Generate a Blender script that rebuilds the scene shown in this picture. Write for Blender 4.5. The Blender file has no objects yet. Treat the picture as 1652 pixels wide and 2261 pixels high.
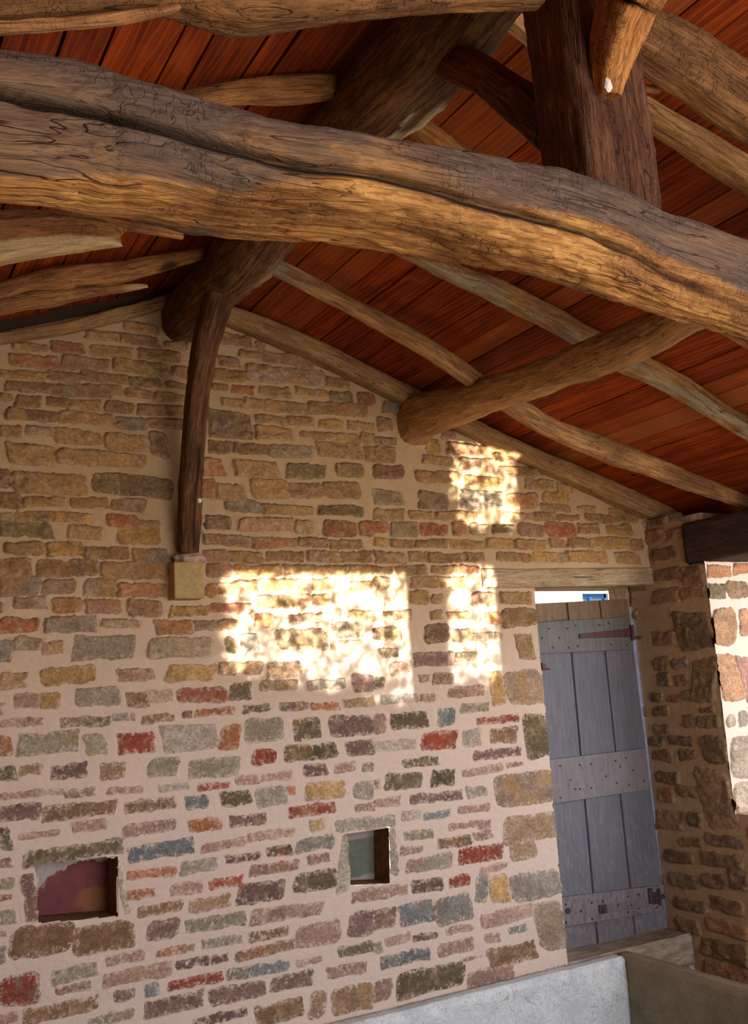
import bpy, math, random
import numpy as np
from mathutils import Vector, Matrix

C = bpy.context.scene.collection
random.seed(7)
rng = np.random.default_rng(11)

# ------------------------------------------------------------------ camera model (surveyed from the photograph)
YAW, PITCH, ROLL, FPX = 0.5169, 0.1808, -0.0611, 2150.0
IW, IH = 1652.0, 2261.0
def _basis():
    cy, sy = math.cos(YAW), math.sin(YAW)
    f = np.array([sy*math.cos(PITCH), cy*math.cos(PITCH), math.sin(PITCH)])
    r = np.array([cy, -sy, 0.0]); u = np.cross(r, f)
    r2 = math.cos(ROLL)*r + math.sin(ROLL)*u
    u2 = -math.sin(ROLL)*r + math.cos(ROLL)*u
    return r2, u2, f
R_, U_, F_ = _basis()
def ray(px, py):
    return R_*((px-IW/2)/FPX) - U_*((py-IH/2)/FPX) + F_
def P(px, py, ax, val):          # survey: point of the sight line on the plane axis=val
    d = ray(px, py); return d*(val/d[ax])

# ------------------------------------------------------------------ room constants (metres, eye at z=0)
GY = 4.135      # gable wall inner face
RX = 4.175      # right wall inner face
FLOOR = -1.75
RIDGE_X = 1.413
def roof_z(x, off=0.0):          # underside of the rafters
    return (1.754-0.335*(x-1.607) if x > RIDGE_X else 1.531+0.35*(x-0.592)) + off
BO = 0.105                       # boards sit this far above the rafter undersides

# ------------------------------------------------------------------ numpy value noise
def _h(i, j, k, s):
    n = (i*374761393 + j*668265263 + k*2147483647 + s*1274126177) & 0xffffffff
    n = ((n ^ (n >> 13))*1274126177) & 0xffffffff
    n = ((n ^ (n >> 15))*2246822519) & 0xffffffff
    return ((n ^ (n >> 16)) & 0xffff)/65535.0
def vnoise(x, y, z=None, seed=0):
    x = np.asarray(x, float); y = np.asarray(y, float)
    z = np.zeros_like(x) if z is None else np.asarray(z, float)
    xi, yi, zi = np.floor(x).astype(np.int64), np.floor(y).astype(np.int64), np.floor(z).astype(np.int64)
    fx, fy, fz = x-xi, y-yi, z-zi
    fx = fx*fx*(3-2*fx); fy = fy*fy*(3-2*fy); fz = fz*fz*(3-2*fz)
    def g(a, b, c): return _h(xi+a, yi+b, zi+c, seed)
    x00 = g(0,0,0)*(1-fx)+g(1,0,0)*fx; x10 = g(0,1,0)*(1-fx)+g(1,1,0)*fx
    x01 = g(0,0,1)*(1-fx)+g(1,0,1)*fx; x11 = g(0,1,1)*(1-fx)+g(1,1,1)*fx
    return ((x00*(1-fy)+x10*fy)*(1-fz)+(x01*(1-fy)+x11*fy)*fz)*2-1
def fbm(x, y, z=None, o=3, seed=0):
    t = 0; a = 1.0; s = 0
    for k in range(o):
        t = t + a*vnoise(np.asarray(x)*2**k, np.asarray(y)*2**k, None if z is None else np.asarray(z)*2**k, seed+k*17); s += a; a *= .5
    return t/s
def sstep(a, b, x):
    t = np.clip((x-a)/(b-a), 0, 1); return t*t*(3-2*t)

# ------------------------------------------------------------------ object helpers
def srgb(r, g, b):
    def f(c):
        c /= 255.0
        return c/12.92 if c <= .04045 else ((c+.055)/1.055)**2.4
    return (f(r), f(g), f(b))
def mesh_from(name, V, Fc, mat=None, smooth=True):
    me = bpy.data.meshes.new(name)
    V = np.asarray(V, np.float32)
    if isinstance(Fc, np.ndarray):
        n, k = Fc.shape
        me.vertices.add(len(V)); me.vertices.foreach_set('co', V.ravel())
        me.loops.add(n*k); me.loops.foreach_set('vertex_index', Fc.astype(np.int32).ravel())
        me.polygons.add(n); me.polygons.foreach_set('loop_start', np.arange(0, n*k, k, dtype=np.int32))
        me.polygons.foreach_set('loop_total', np.full(n, k, np.int32))
        me.update(calc_edges=True)
    else:
        me.from_pydata([tuple(v) for v in V.tolist()], [], Fc); me.update()
    if mat: me.materials.append(mat)
    me.polygons.foreach_set('use_smooth', np.full(len(me.polygons), smooth)); me.update()
    return me
def link(name, me, parent=None):
    o = bpy.data.objects.new(name, me); C.objects.link(o)
    if parent: o.parent = parent
    return o
def tag(o, label=None, cat=None, group=None, kind=None):
    if label: o['label'] = label
    if cat: o['category'] = cat
    if group: o['group'] = group
    if kind: o['kind'] = kind
    return o
def empty(name, loc=(0,0,0)):
    o = bpy.data.objects.new(name, None); C.objects.link(o); o.location = loc; o.empty_display_size = .1; return o
def fattr(me, name, arr):
    a = me.attributes.new(name, 'FLOAT', 'POINT'); a.data.foreach_set('value', np.asarray(arr, np.float32).ravel())
def vattr(me, name, arr):
    a = me.attributes.new(name, 'FLOAT_VECTOR', 'POINT'); a.data.foreach_set('vector', np.asarray(arr, np.float32).ravel())
def cattr(me, name, arr):
    arr = np.asarray(arr, np.float32)
    if arr.shape[1] == 3: arr = np.concatenate([arr, np.ones((len(arr), 1), np.float32)], 1)
    a = me.attributes.new(name, 'FLOAT_COLOR', 'POINT'); a.data.foreach_set('color', arr.ravel())

class MB:                       # collects simple solids into ONE mesh
    def __init__(s): s.V = []; s.F = []
    def add(s, V, F):
        n = len(s.V); s.V += [tuple(v) for v in V]; s.F += [tuple(i+n for i in f) for f in F]
    def box(s, x0, x1, y0, y1, z0, z1):
        V = [(x,y,z) for x in (x0,x1) for y in (y0,y1) for z in (z0,z1)]
        s.add(V, [(0,1,3,2),(4,6,7,5),(0,4,5,1),(2,3,7,6),(0,2,6,4),(1,5,7,3)])
    def hexa(s, q, d):          # quad q (4 pts) pushed back by vector d
        q = [np.array(p) for p in q]; d = np.array(d)
        s.add(q+[p+d for p in q], [(0,1,2,3),(7,6,5,4),(0,4,5,1),(1,5,6,2),(2,6,7,3),(3,7,4,0)])
    def cyl(s, p, ax, r, h, n=14, dome=0):
        p = np.array(p, float); ax = np.array(ax, float); ax /= np.linalg.norm(ax)
        t = np.array([0,0,1.]) if abs(ax[2]) < .9 else np.array([1.,0,0]); a = np.cross(ax, t); a /= np.linalg.norm(a); b = np.cross(ax, a)
        V = []
        rings = [(r,0),(r,h*.7),(r*.75,h),(0.001,h*1.05)] if dome else [(r,0),(r,h)]
        for rr, hh in rings:
            for k in range(n):
                th = 2*math.pi*k/n; V.append(p+ax*hh+a*rr*math.cos(th)+b*rr*math.sin(th))
        F = []
        for j in range(len(rings)-1):
            for k in range(n): F.append((j*n+k, j*n+(k+1)%n, (j+1)*n+(k+1)%n, (j+1)*n+k))
        F.append(tuple(range(n))[::-1]); F.append(tuple((len(rings)-1)*n+k for k in range(n)))
        s.add(V, F)
    def build(s, name, mat, parent=None, bevel=0, smooth=False, subd=0):
        o = link(name, mesh_from(name, s.V, s.F, mat, smooth), parent)
        if bevel:
            m = o.modifiers.new('bv', 'BEVEL'); m.width = bevel; m.segments = 2; m.limit_method = 'ANGLE'
        return o

# ------------------------------------------------------------------ material helpers
class NT:
    def __init__(s, nt): s.t = nt; s.n = nt.nodes; s.l = nt.links
    def node(s, typ, **k):
        n = s.n.new(typ)
        for a, v in k.items(): setattr(n, a, v)
        return n
    def put(s, sock, v):
        if hasattr(v, 'links') or hasattr(v, 'is_output'): s.l.new(v, sock)
        else: sock.default_value = v
    def m(s, op, a, b=None, c=None, clamp=False):
        n = s.node('ShaderNodeMath', operation=op, use_clamp=clamp); s.put(n.inputs[0], a)
        if b is not None: s.put(n.inputs[1], b)
        if c is not None: s.put(n.inputs[2], c)
        return n.outputs[0]
    def mix(s, f, a, b, mode='MIX'):
        n = s.node('ShaderNodeMix', data_type='RGBA', blend_type=mode); s.put(n.inputs[0], f)
        s.put(n.inputs[6], a if not isinstance(a, tuple) else a+(1,) if len(a) == 3 else a)
        s.put(n.inputs[7], b if not isinstance(b, tuple) else b+(1,) if len(b) == 3 else b)
        return n.outputs[2]
    def mapr(s, v, a, b, c=0., d=1., smooth=False):
        n = s.node('ShaderNodeMapRange', clamp=True)
        if smooth: n.interpolation_type = 'SMOOTHSTEP'
        s.put(n.inputs[0], v)
        for i, q in enumerate((a, b, c, d)): n.inputs[i+1].default_value = q
        return n.outputs[0]
    def scale(s, v, sc):
        n = s.node('ShaderNodeMapping'); s.l.new(v, n.inputs[0]); n.inputs['Scale'].default_value = sc; return n.outputs[0]
    def noise(s, v, sc, det=3, rough=.55, dist=0):
        n = s.node('ShaderNodeTexNoise'); s.l.new(v, n.inputs['Vector']); n.inputs['Scale'].default_value = sc
        n.inputs['Detail'].default_value = det; n.inputs['Roughness'].default_value = rough; n.inputs['Distortion'].default_value = dist
        return n.outputs[0]
    def voro(s, v, sc, feat='F1'):
        n = s.node('ShaderNodeTexVoronoi', feature=feat); s.l.new(v, n.inputs['Vector']); n.inputs['Scale'].default_value = sc; return n.outputs[0]
    def attr(s, name, out='Fac'):
        n = s.node('ShaderNodeAttribute', attribute_name=name); return n.outputs[out]
    def bump(s, h, strength, dist, prev=None):
        n = s.node('ShaderNodeBump'); n.inputs['Strength'].default_value = strength; n.inputs['Distance'].default_value = dist
        s.l.new(h, n.inputs['Height'])
        if prev: s.l.new(prev, n.inputs['Normal'])
        return n.outputs[0]
def new_mat(name):
    m = bpy.data.materials.new(name); m.use_nodes = True
    t = NT(m.node_tree); b = m.node_tree.nodes['Principled BSDF']
    return m, t, b

def wood(name, light, mid, dark, grey=(.14,.11,.085), grain=1.0, cracks=1.0, blot=.5, rough=.85, bump=1.0):
    m, t, b = new_mat(name)
    bc = t.attr('bc', 'Vector'); tone = t.attr('tone')
    n1 = t.noise(t.scale(bc, (6, 75, 75)), 1, 4, .72, .4)
    n4 = t.noise(t.scale(bc, (11, 240, 240)), 1, 2, .7, .2)
    n5 = t.noise(t.scale(bc, (5, 6, 6)), 1, 1, .6, 0)
    n2 = t.noise(t.scale(bc, (3, 10, 10)), 1, 3, .6, .4)
    n3 = t.noise(t.scale(bc, (14, 30, 30)), 1, 3, .7, .8)
    c = t.mix(t.mapr(n1, .38, .60), mid, light)
    c = t.mix(t.mapr(n4, .50, .68, 0, .65), c, tuple(x*.45 for x in dark))
    c = t.mix(t.mapr(n5, .52, .70, 0, .5), c, tuple(x*.75 for x in mid))
    c = t.mix(t.m('MULTIPLY', t.mapr(n2, .42, .66), blot), c, dark)
    c = t.mix(t.m('MULTIPLY', t.mapr(n3, .58, .74), .55), c, dark)
    g = t.mix(t.mapr(n1, .36, .62), tuple(x*.66 for x in grey), tuple(x*1.2 for x in grey)); g = t.mix(t.mapr(n4, .5, .7, 0, .45), g, tuple(x*.3 for x in grey))
    tf = t.m('ADD', tone, t.m('MULTIPLY', t.m('SUBTRACT', n2, .5), t.m('MULTIPLY', t.mapr(tone, 0, .25), 1.1)), clamp=True)
    c = t.mix(tf, c, g)
    cr = t.noise(t.scale(bc, (2.2, 38, 38)), 1, 2, .5, .5)
    ca = t.m('ABSOLUTE', t.m('SUBTRACT', cr, .5))
    gate = t.mapr(t.noise(t.scale(bc, (5, 9, 9)), 1, 0), .42, .6)
    cm = t.m('MULTIPLY', t.mapr(ca, 0.0, .012, 1, 0), t.m('MULTIPLY', gate, .8*cracks))
    cx = t.noise(t.scale(bc, (45, 24, 24)), 1, 2, .6, .2)
    cm2 = t.m('MULTIPLY', t.mapr(t.m('ABSOLUTE', t.m('SUBTRACT', cx, .5)), 0, .014, 1, 0), t.m('MULTIPLY', t.mapr(n2, .46, .6), .4*cracks))
    cm = t.m('MAXIMUM', cm, cm2)
    dk = t.attr('dark')
    c = t.mix(t.m('MAXIMUM', cm, dk), c, tuple(x*.13 for x in dark))
    t.l.new(c, b.inputs['Base Color']); b.inputs['Roughness'].default_value = rough
    b.inputs['Specular IOR Level'].default_value = .2
    h = t.m('SUBTRACT', t.m('ADD', t.m('MULTIPLY', n1, .8*grain), t.m('ADD', t.m('MULTIPLY', n4, .25*grain), t.m('MULTIPLY', n3, .5))), t.m('MULTIPLY', cm, .9))
    t.l.new(t.bump(h, .75*bump, .006), b.inputs['Normal'])
    return m

# ------------------------------------------------------------------ timber builder
def catmull(pts, n):
    pts = np.asarray(pts, float)
    ext = np.vstack([2*pts[0]-pts[1], pts, 2*pts[-1]-pts[-2]])
    out = []
    segs = len(pts)-1
    for q in np.linspace(0, segs, n):
        i = min(int(q), segs-1); f = q-i
        p0, p1, p2, p3 = ext[i:i+4]
        out.append(.5*((2*p1)+(-p0+p2)*f+(2*p0-5*p1+4*p2-p3)*f*f+(-p0+3*p1-3*p2+p3)*f**3))
    return np.array(out)
def timber(name, rows, mat, up=(0,0,1), sq=3.0, M=40, step=.016, lump=.05, rough=.0035, seed=0, tonef=None, dispf=None, parent=None, ragged=(0,0), smooth=.10):
    """rows: (x, y, z, half_side, half_up). One closed, gnarled beam."""
    rows = np.asarray(rows, float)
    L = np.linalg.norm(np.diff(rows[:, :3], axis=0), axis=1).sum()
    n = max(8, int(L/step))
    # resample evenly
    cl_ = np.concatenate([[0], np.cumsum(np.linalg.norm(np.diff(rows[:, :3], axis=0), axis=1))])
    qq_ = np.linspace(0, cl_[-1], n*3); R = np.array([np.interp(qq_, cl_, rows[:, k]) for k in range(5)]).T
    kw = max(3, int(smooth/(cl_[-1]/(n*3)))); kw += 1-kw % 2; ker = np.hanning(kw+2); ker /= ker.sum(); hw = len(ker)//2
    pad = np.vstack([2*R[0]-R[hw:0:-1], R, 2*R[-1]-R[-2:-hw-2:-1]])
    R = np.array([np.convolve(pad[:, k], ker, 'valid') for k in range(5)]).T
    s = np.concatenate([[0], np.cumsum(np.linalg.norm(np.diff(R[:, :3], axis=0), axis=1))])
    q = np.linspace(0, s[-1], n)
    R = np.array([np.interp(q, s, R[:, k]) for k in range(5)]).T
    T = np.gradient(R[:, :3], axis=0); T /= np.linalg.norm(T, axis=1)[:, None]
    up = np.array(up, float)
    S = np.cross(T, up); S /= np.linalg.norm(S, axis=1)[:, None]; Un = np.cross(S, T)
    th = np.linspace(0, 2*np.pi, M, endpoint=False)
    ct, st = np.cos(th), np.sin(th)
    rr = (np.abs(ct)**sq+np.abs(st)**sq)**(-1/sq)
    ca, sa = ct*rr, st*rr
    q2 = q[:, None]+0*th[None]
    base = np.minimum(R[:, 3], R[:, 4])[:, None]
    nx, ny = ca[None]*base*9, sa[None]*base*9
    d = 1+lump*fbm(q2*2.2+seed*3.1, nx+5, ny+seed, 2, seed)+lump*.5*fbm(q2*9, nx*2.3, ny*2.3+seed, 2, seed+5)
    A = ca[None]*R[:, 3:4]*d; B = sa[None]*R[:, 4:5]*d
    fine = rough*(fbm(q2*7, A*90+seed, B*90, 3, seed+9))+rough*.8*fbm(q2*28, A*40, B*40+seed, 2, seed+21)
    if dispf is not None:
        pos0 = R[:, None, :3]+A[..., None]*S[:, None]+B[..., None]*Un[:, None]
        fine = fine+dispf(pos0, q2, th[None]+0*q2)
    A = A+ca[None]*fine; B = B+sa[None]*fine
    for e, amt in ((0, ragged[0]), (-1, ragged[1])):
        pass
    off = np.zeros_like(A)
    if ragged[0]: w = np.clip(1-q2/.12, 0, 1); off -= w*ragged[0]*(fbm(A*60, B*60, None, 2, seed+2)+B*8)
    if ragged[1]: w = np.clip(1-(q[-1]-q2)/.12, 0, 1); off += w*ragged[1]*(fbm(A*60, B*60, None, 2, seed+3)+B*8)
    pos = R[:, None, :3]+A[..., None]*S[:, None]+B[..., None]*Un[:, None]+off[..., None]*T[:, None]
    V = pos.reshape(-1, 3)
    idx = np.arange(n*M).reshape(n, M)
    a = idx[:-1]; b_ = idx[1:]
    F = np.stack([a, np.roll(a, -1, 1), np.roll(b_, -1, 1), b_], -1).reshape(-1, 4)
    # ends: shrinking rings then a tiny closing
    Vs = [V]; Fs = [F]; cnt = len(V); bcs = [np.stack([q2+seed*1.7, A, B], -1).reshape(-1, 3)]
    for e in (0, n-1):
        prev = idx[e]; cen = pos[e].mean(0)
        for k, f in enumerate((.93, .6, .25, .02)):
            ring = cen+(pos[e]-cen)*f + T[e]*(.004*(k > 0)*(1 if e else -1))*0
            ring = ring+T[e][None]*(.004*fbm(A[e]*f*50, B[e]*f*50, None, 2, seed))[:, None]
            Vs.append(ring); bcs.append(np.stack([q2[e]*0+q[e]+(1-f)*.02, A[e]*f, B[e]*f], -1))
            cur = np.arange(cnt, cnt+M); cnt += M
            if e: Fs.append(np.stack([prev, np.roll(prev, -1), np.roll(cur, -1), cur], -1))
            else: Fs.append(np.stack([cur, np.roll(cur, -1), np.roll(prev, -1), prev], -1))
            prev = cur
    V = np.vstack(Vs); F = np.vstack(Fs); bc = np.vstack(bcs)
    me = mesh_from(name, V, F, mat)
    vattr(me, 'bc', bc)
    tone = np.zeros(len(V)); dark = np.zeros(len(V))
    if tonef is not None:
        r = tonef(V, bc); tone, dark = r if isinstance(r, tuple) else (r, dark)
    fattr(me, 'tone', tone); fattr(me, 'dark', dark)
    return link(name, me, parent)

def from_pairs(pairs, ax, val, kside=1.0, kup=1.0, ext0=None, ext1=None, level=True):
    """edge pairs seen in the survey -> centre line rows lying in the plane axis=val"""
    rows = []
    for xa, ya, xb, yb in pairs:
        c = P((xa+xb)/2, (ya+yb)/2, ax, val); dep = float(F_@c)
        w = math.hypot(xb-xa, yb-ya)*dep/FPX/2
        if level:      # a level timber seen from below also shows its underside
            el = math.atan2(c[2], math.hypot(c[0], c[1])); w /= max(1, kup*math.cos(el)+.72*kside*math.sin(el))
        rows.append((c[0], c[1], c[2], w*kside, w*kup))
    if ext0 is not None: rows.insert(0, tuple(ext0)+rows[0][3:])
    if ext1 is not None: rows.append(tuple(ext1)+rows[-1][3:])
    return rows
# ------------------------------------------------------------------ masonry survey: x0,y0,x1,y1,colour (half-pixel units from each sheet's corner)
SHEETS = {
(0, 700): """550,25,700,70,t 380,65,520,105,t 535,80,700,125,n 730,108,830,140,t 60,115,210,150,t 230,112,370,160,o 405,128,580,178,t 615,145,795,195,t
50,170,255,228,o 278,175,475,240,n 505,192,740,260,t 765,222,845,262,g 0,240,190,275,g 210,245,355,285,t 365,250,560,290,n 575,270,710,310,n 735,290,830,312,t
25,290,320,340,n 330,297,490,355,n 495,310,535,345,t 555,322,670,356,n 685,335,815,375,t 0,343,52,368,t 80,352,175,395,t 208,358,305,392,n 312,368,440,412,t
470,378,583,422,n 608,388,728,432,u 742,395,815,440,n 35,410,245,460,n 262,418,342,470,t 350,425,500,475,t 515,445,650,500,y 655,452,810,490,u
0,483,90,528,t 120,490,235,520,w 240,500,445,560,t 470,520,650,590,t 35,565,240,650,t 250,590,640,660,t 665,510,740,620,u 0,680,45,750,n 60,690,380,780,t
412,700,760,790,k 0,780,85,840,n 105,795,280,835,t 312,800,475,838,t 500,808,640,855,n 0,870,50,892,t 65,865,225,900,t 240,868,400,905,g 475,875,610,925,r
614,902,700,925,t 0,912,225,970,k 300,925,450,975,t 530,935,700,1000,g 25,1000,185,1045,t 210,1000,370,1050,g 380,1020,565,1065,n 590,1030,740,1090,t
0,1070,130,1140,t 165,1075,430,1140,n 450,1085,735,1150,n 0,1152,175,1225,m 190,1165,330,1220,n 378,1160,510,1230,t 525,1178,728,1230,o 0,1265,10,1300,r
70,1240,200,1280,u 232,1245,360,1300,o 382,1252,530,1305,o 565,1252,712,1320,m 0,1330,165,1392,r 198,1322,425,1390,y 445,1340,620,1368,w 690,1340,850,1398,o
860,1345,955,1380,y 0,1430,50,1520,b 60,1415,180,1470,w 190,1435,275,1485,t 325,1408,590,1510,y 655,1415,935,1505,G
965,75,1110,128,t 1130,112,1165,140,t 1060,150,1155,180,t 1165,162,1380,215,t 970,178,1050,215,o 945,232,1080,285,g 1090,215,1430,300,t 1445,270,1540,310,t
1025,305,1118,340,r 940,300,1010,320,o 1145,308,1275,352,t 1310,318,1440,345,g 1455,330,1555,370,k 1580,335,1650,390,n 985,365,1070,395,m 1080,365,1345,420,t
1358,375,1615,438,t 925,418,1110,535,k 1130,435,1265,470,t 1275,442,1385,480,t 1410,455,1512,490,g 1540,462,1652,500,t 1130,488,1290,540,t 1325,508,1440,535,t
1450,515,1572,550,t 1585,515,1652,560,t 930,550,1020,600,n 1030,560,1180,605,n 1190,565,1380,620,w 1400,555,1590,620,t 1610,575,1652,635,t 895,625,985,700,o
1040,640,1225,705,t 1270,650,1435,712,k 1485,648,1600,705,k 895,720,945,795,o 960,740,1075,805,t 1115,720,1270,800,g 1278,735,1420,795,m 1428,730,1590,800,t
1000,815,1155,858,b 1165,835,1380,870,t 1405,835,1600,875,k 910,880,1020,932,k 1060,888,1290,940,m 1305,900,1390,955,w 1430,903,1570,965,r 1588,905,1652,965,r
870,900,890,950,t 900,965,1110,1005,m 1120,978,1310,1018,o 1320,978,1445,1012,n 1455,985,1600,1020,t 900,1035,1005,1075,m 1015,1038,1160,1080,t
1180,1042,1335,1075,n 1358,1035,1500,1075,t 1508,1040,1640,1078,t 915,1092,1020,1145,m 1040,1098,1235,1140,g 1255,1098,1395,1130,t 1405,1100,1530,1135,t
1540,1100,1650,1130,t 965,1170,1130,1220,n 1150,1160,1335,1210,t 1380,1160,1480,1200,t 1550,1172,1652,1205,n 910,1180,955,1230,o 930,1268,1110,1302,r
1140,1235,1280,1282,k 1290,1225,1370,1275,m 1380,1225,1450,1270,k 755,1280,920,1315,g 1130,1312,1215,1370,r 1280,1310,1420,1348,u 960,1340,1050,1378,n
1540,1300,1652,1340,t 1225,1380,1440,1470,k 1470,1345,1600,1420,b 1060,1400,1140,1470,b 1000,1420,1045,1485,k 1460,1430,1600,1470,w""",
(826, 700): """20,450,75,500,n 0,535,95,565,t 230,540,285,600,g 300,500,360,535,m 325,560,505,610,n 0,575,90,640,t 215,615,340,650,t 380,625,530,680,m
530,605,640,640,t 555,662,720,700,t 0,655,130,710,k 185,680,375,730,t 405,705,570,750,g 670,718,790,760,g 810,740,875,770,t 0,770,125,825,G 200,775,325,845,G
385,770,560,850,y 590,780,715,840,o 750,772,850,822,g 740,830,860,858,t 900,838,975,860,t 1040,845,1100,868,t 1060,872,1160,905,t 0,850,130,895,t
160,860,270,890,t 275,862,450,895,t 575,865,700,890,t 705,865,800,895,t 810,875,905,895,o 935,872,1055,905,t 0,905,60,950,r 75,910,190,965,G 205,915,320,960,r
350,910,410,960,o 425,915,500,960,w 528,920,615,950,k 640,915,755,965,m 765,910,888,970,r 900,915,990,955,t 1028,920,1135,960,g 1135,985,1185,1025,o
0,980,65,1010,g 75,985,170,1015,t 185,985,320,1015,t 335,988,480,1020,g 495,980,610,1020,g 620,985,755,1025,t 775,985,840,1015,t 855,980,935,1015,t
950,975,1120,1020,g 5,1042,135,1085,t 155,1040,235,1075,t 240,1045,385,1080,t 400,1045,480,1075,t 545,1045,695,1075,t 705,1042,845,1080,g 850,1035,1030,1080,g
1070,1042,1170,1085,t 0,1105,85,1130,t 100,1100,230,1135,t 255,1100,365,1130,t 375,1100,460,1130,r 165,1150,280,1190,t 290,1150,400,1190,t 0,1150,70,1200,k
430,1220,540,1280,u 255,1225,300,1260,t 160,1210,240,1265,t 495,1305,555,1355,o 562,1290,720,1365,n 250,1300,300,1335,t 325,1305,420,1335,n 40,1300,160,1330,t
225,1360,335,1435,k 345,1380,430,1430,G 440,1395,565,1430,G 635,1400,705,1510,n 0,1370,120,1430,k 178,1480,350,1540,u 360,1480,450,1520,G 410,1200,420,1205,w""",
(0, 1461): """0,45,115,120,t 180,20,420,100,g 520,35,680,85,m 735,15,945,88,g 965,0,1160,60,n 1185,0,1330,70,n 62,138,170,205,m 172,140,265,205,g 338,115,525,195,y
562,135,650,200,n 640,125,760,180,w 785,110,1000,180,r 1012,95,1110,170,k 1150,80,1315,130,t 1350,80,1530,125,G 1560,55,1652,135,u 0,250,190,290,m
270,245,485,288,k 495,230,600,260,y 632,228,778,265,n 812,220,848,245,k 860,205,1035,240,o 1075,188,1192,225,k 1232,180,1360,218,k 1375,180,1500,215,o
1520,160,1652,200,t 0,330,52,415,o 80,310,345,410,G 375,320,472,412,G 520,312,685,408,r 720,275,960,395,w 968,280,1060,390,o 1085,245,1255,355,G
1296,245,1415,345,k 1455,235,1652,330,u 0,460,70,528,k 92,455,185,505,t 230,447,385,515,u 450,440,556,520,t 660,425,790,510,G 835,422,1055,515,G
1118,385,1220,455,r 1255,358,1492,440,k 1530,345,1652,415,u 1338,450,1448,508,u 1480,445,1570,490,m 1600,450,1652,485,G 1150,485,1290,525,m 1045,505,1140,545,m
870,535,1010,568,r 700,540,830,570,w 475,550,630,585,m 285,558,422,600,m 0,570,160,605,m 165,560,280,590,w 0,625,180,705,u 190,615,512,700,n 552,602,775,662,n
818,590,918,648,b 972,570,1110,640,k 1130,550,1265,640,w 1270,550,1305,585,o 1350,525,1525,610,g 1562,525,1652,605,w 1275,625,1480,685,r 1370,695,1440,745,g
1565,625,1652,660,m 0,730,50,835,k 80,750,265,780,m 320,700,470,750,m 545,700,775,765,m 832,685,980,750,o 1015,670,1175,728,u 100,800,545,885,k
565,790,855,875,b 890,785,1080,830,m 1090,740,1300,785,m 995,845,1145,885,u 1180,810,1290,860,k 1308,768,1478,840,y 1360,848,1455,892,m 0,870,50,910,m
0,955,70,1000,G 0,1025,50,1050,r 0,1090,70,1160,G 560,910,780,960,o 800,870,960,935,w 1105,880,1315,940,m 560,1000,680,1050,o 755,970,895,1030,m
922,945,1075,1000,r 1298,918,1490,1015,k 610,1062,805,1120,n 835,1030,1020,1100,t 1050,965,1255,1070,u 820,1110,1085,1190,G 1105,1065,1430,1150,m
650,1135,790,1230,u 1100,1175,1270,1230,n 1310,1145,1510,1260,m 1545,1100,1652,1215,u 0,1190,30,1215,m 0,1260,25,1330,y 690,1255,855,1295,o
895,1210,1070,1260,w 1040,1245,1310,1305,n 470,1280,635,1335,m 770,1300,930,1355,u 938,1290,1005,1330,u 460,1340,755,1420,m 1495,1240,1652,1300,k
1310,1305,1425,1340,m 0,1370,175,1525,r 230,1335,430,1415,G 245,1418,400,1460,m 1005,1330,1280,1395,b 740,1385,990,1440,r 640,1415,700,1480,b 505,1445,600,1500,u
1195,1370,1385,1455,u 1445,1330,1620,1395,m 925,1415,1175,1510,u 640,1465,900,1560,u 105,1495,435,1580,n 1130,1490,1340,1600,n 1370,1450,1440,1580,m
1465,1420,1652,1560,n 0,1550,80,1600,m 390,1550,590,1600,G 840,1550,1090,1600,u 45,1148,330,1305,n 320,1142,590,1290,n 105,930,160,1150,u 525,870,550,1120,w
1487,680,1752,745,w 1500,760,1557,1010,w 1710,735,1752,940,w""",
(826, 1461): """0,65,50,120,k 200,60,250,90,m 260,50,350,100,n 30,145,200,185,w 205,145,275,178,m 330,110,490,155,m 515,40,575,190,g 580,35,760,195,T
385,180,510,225,G 75,220,235,298,k 278,205,355,285,b 455,240,640,275,r 665,230,775,425,k 0,230,55,315,m 210,305,365,390,r 390,300,475,375,w 515,290,635,360,n
0,345,185,395,w 440,380,650,430,u 130,420,285,462,k 585,445,660,465,m 390,460,570,500,m 50,482,215,565,k 255,475,355,550,k 0,520,30,560,t 535,480,795,640,N
160,570,390,625,u 410,545,500,600,w 0,600,120,640,m 370,630,515,670,m 570,665,815,800,N 600,790,720,880,N 125,655,210,700,w 220,660,340,695,b 330,705,470,740,m
460,700,520,740,m 135,740,260,785,G 285,765,430,822,k 440,745,530,790,m 115,810,215,850,m 375,805,570,890,r 140,850,350,930,w 465,890,590,925,m
450,930,505,1065,y 506,935,598,1068,g 600,915,825,1060,y 330,940,425,998,r 165,955,305,1020,u -95,985,150,1055,m 0,1085,95,1180,u 110,1050,270,1165,b
272,1025,440,1160,y 470,1080,715,1165,m 720,1050,850,1280,T 315,1158,440,1200,m 50,1200,170,1250,m 173,1195,280,1230,u 595,1165,680,1200,b 490,1195,560,1245,m
0,1235,35,1290,G 285,1225,440,1295,m 30,1270,250,1345,b 505,1235,720,1350,n 385,1298,480,1318,m 95,1330,405,1480,k 0,1400,80,1500,m 410,1340,620,1440,m
640,1360,850,1410,b"""}
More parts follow.
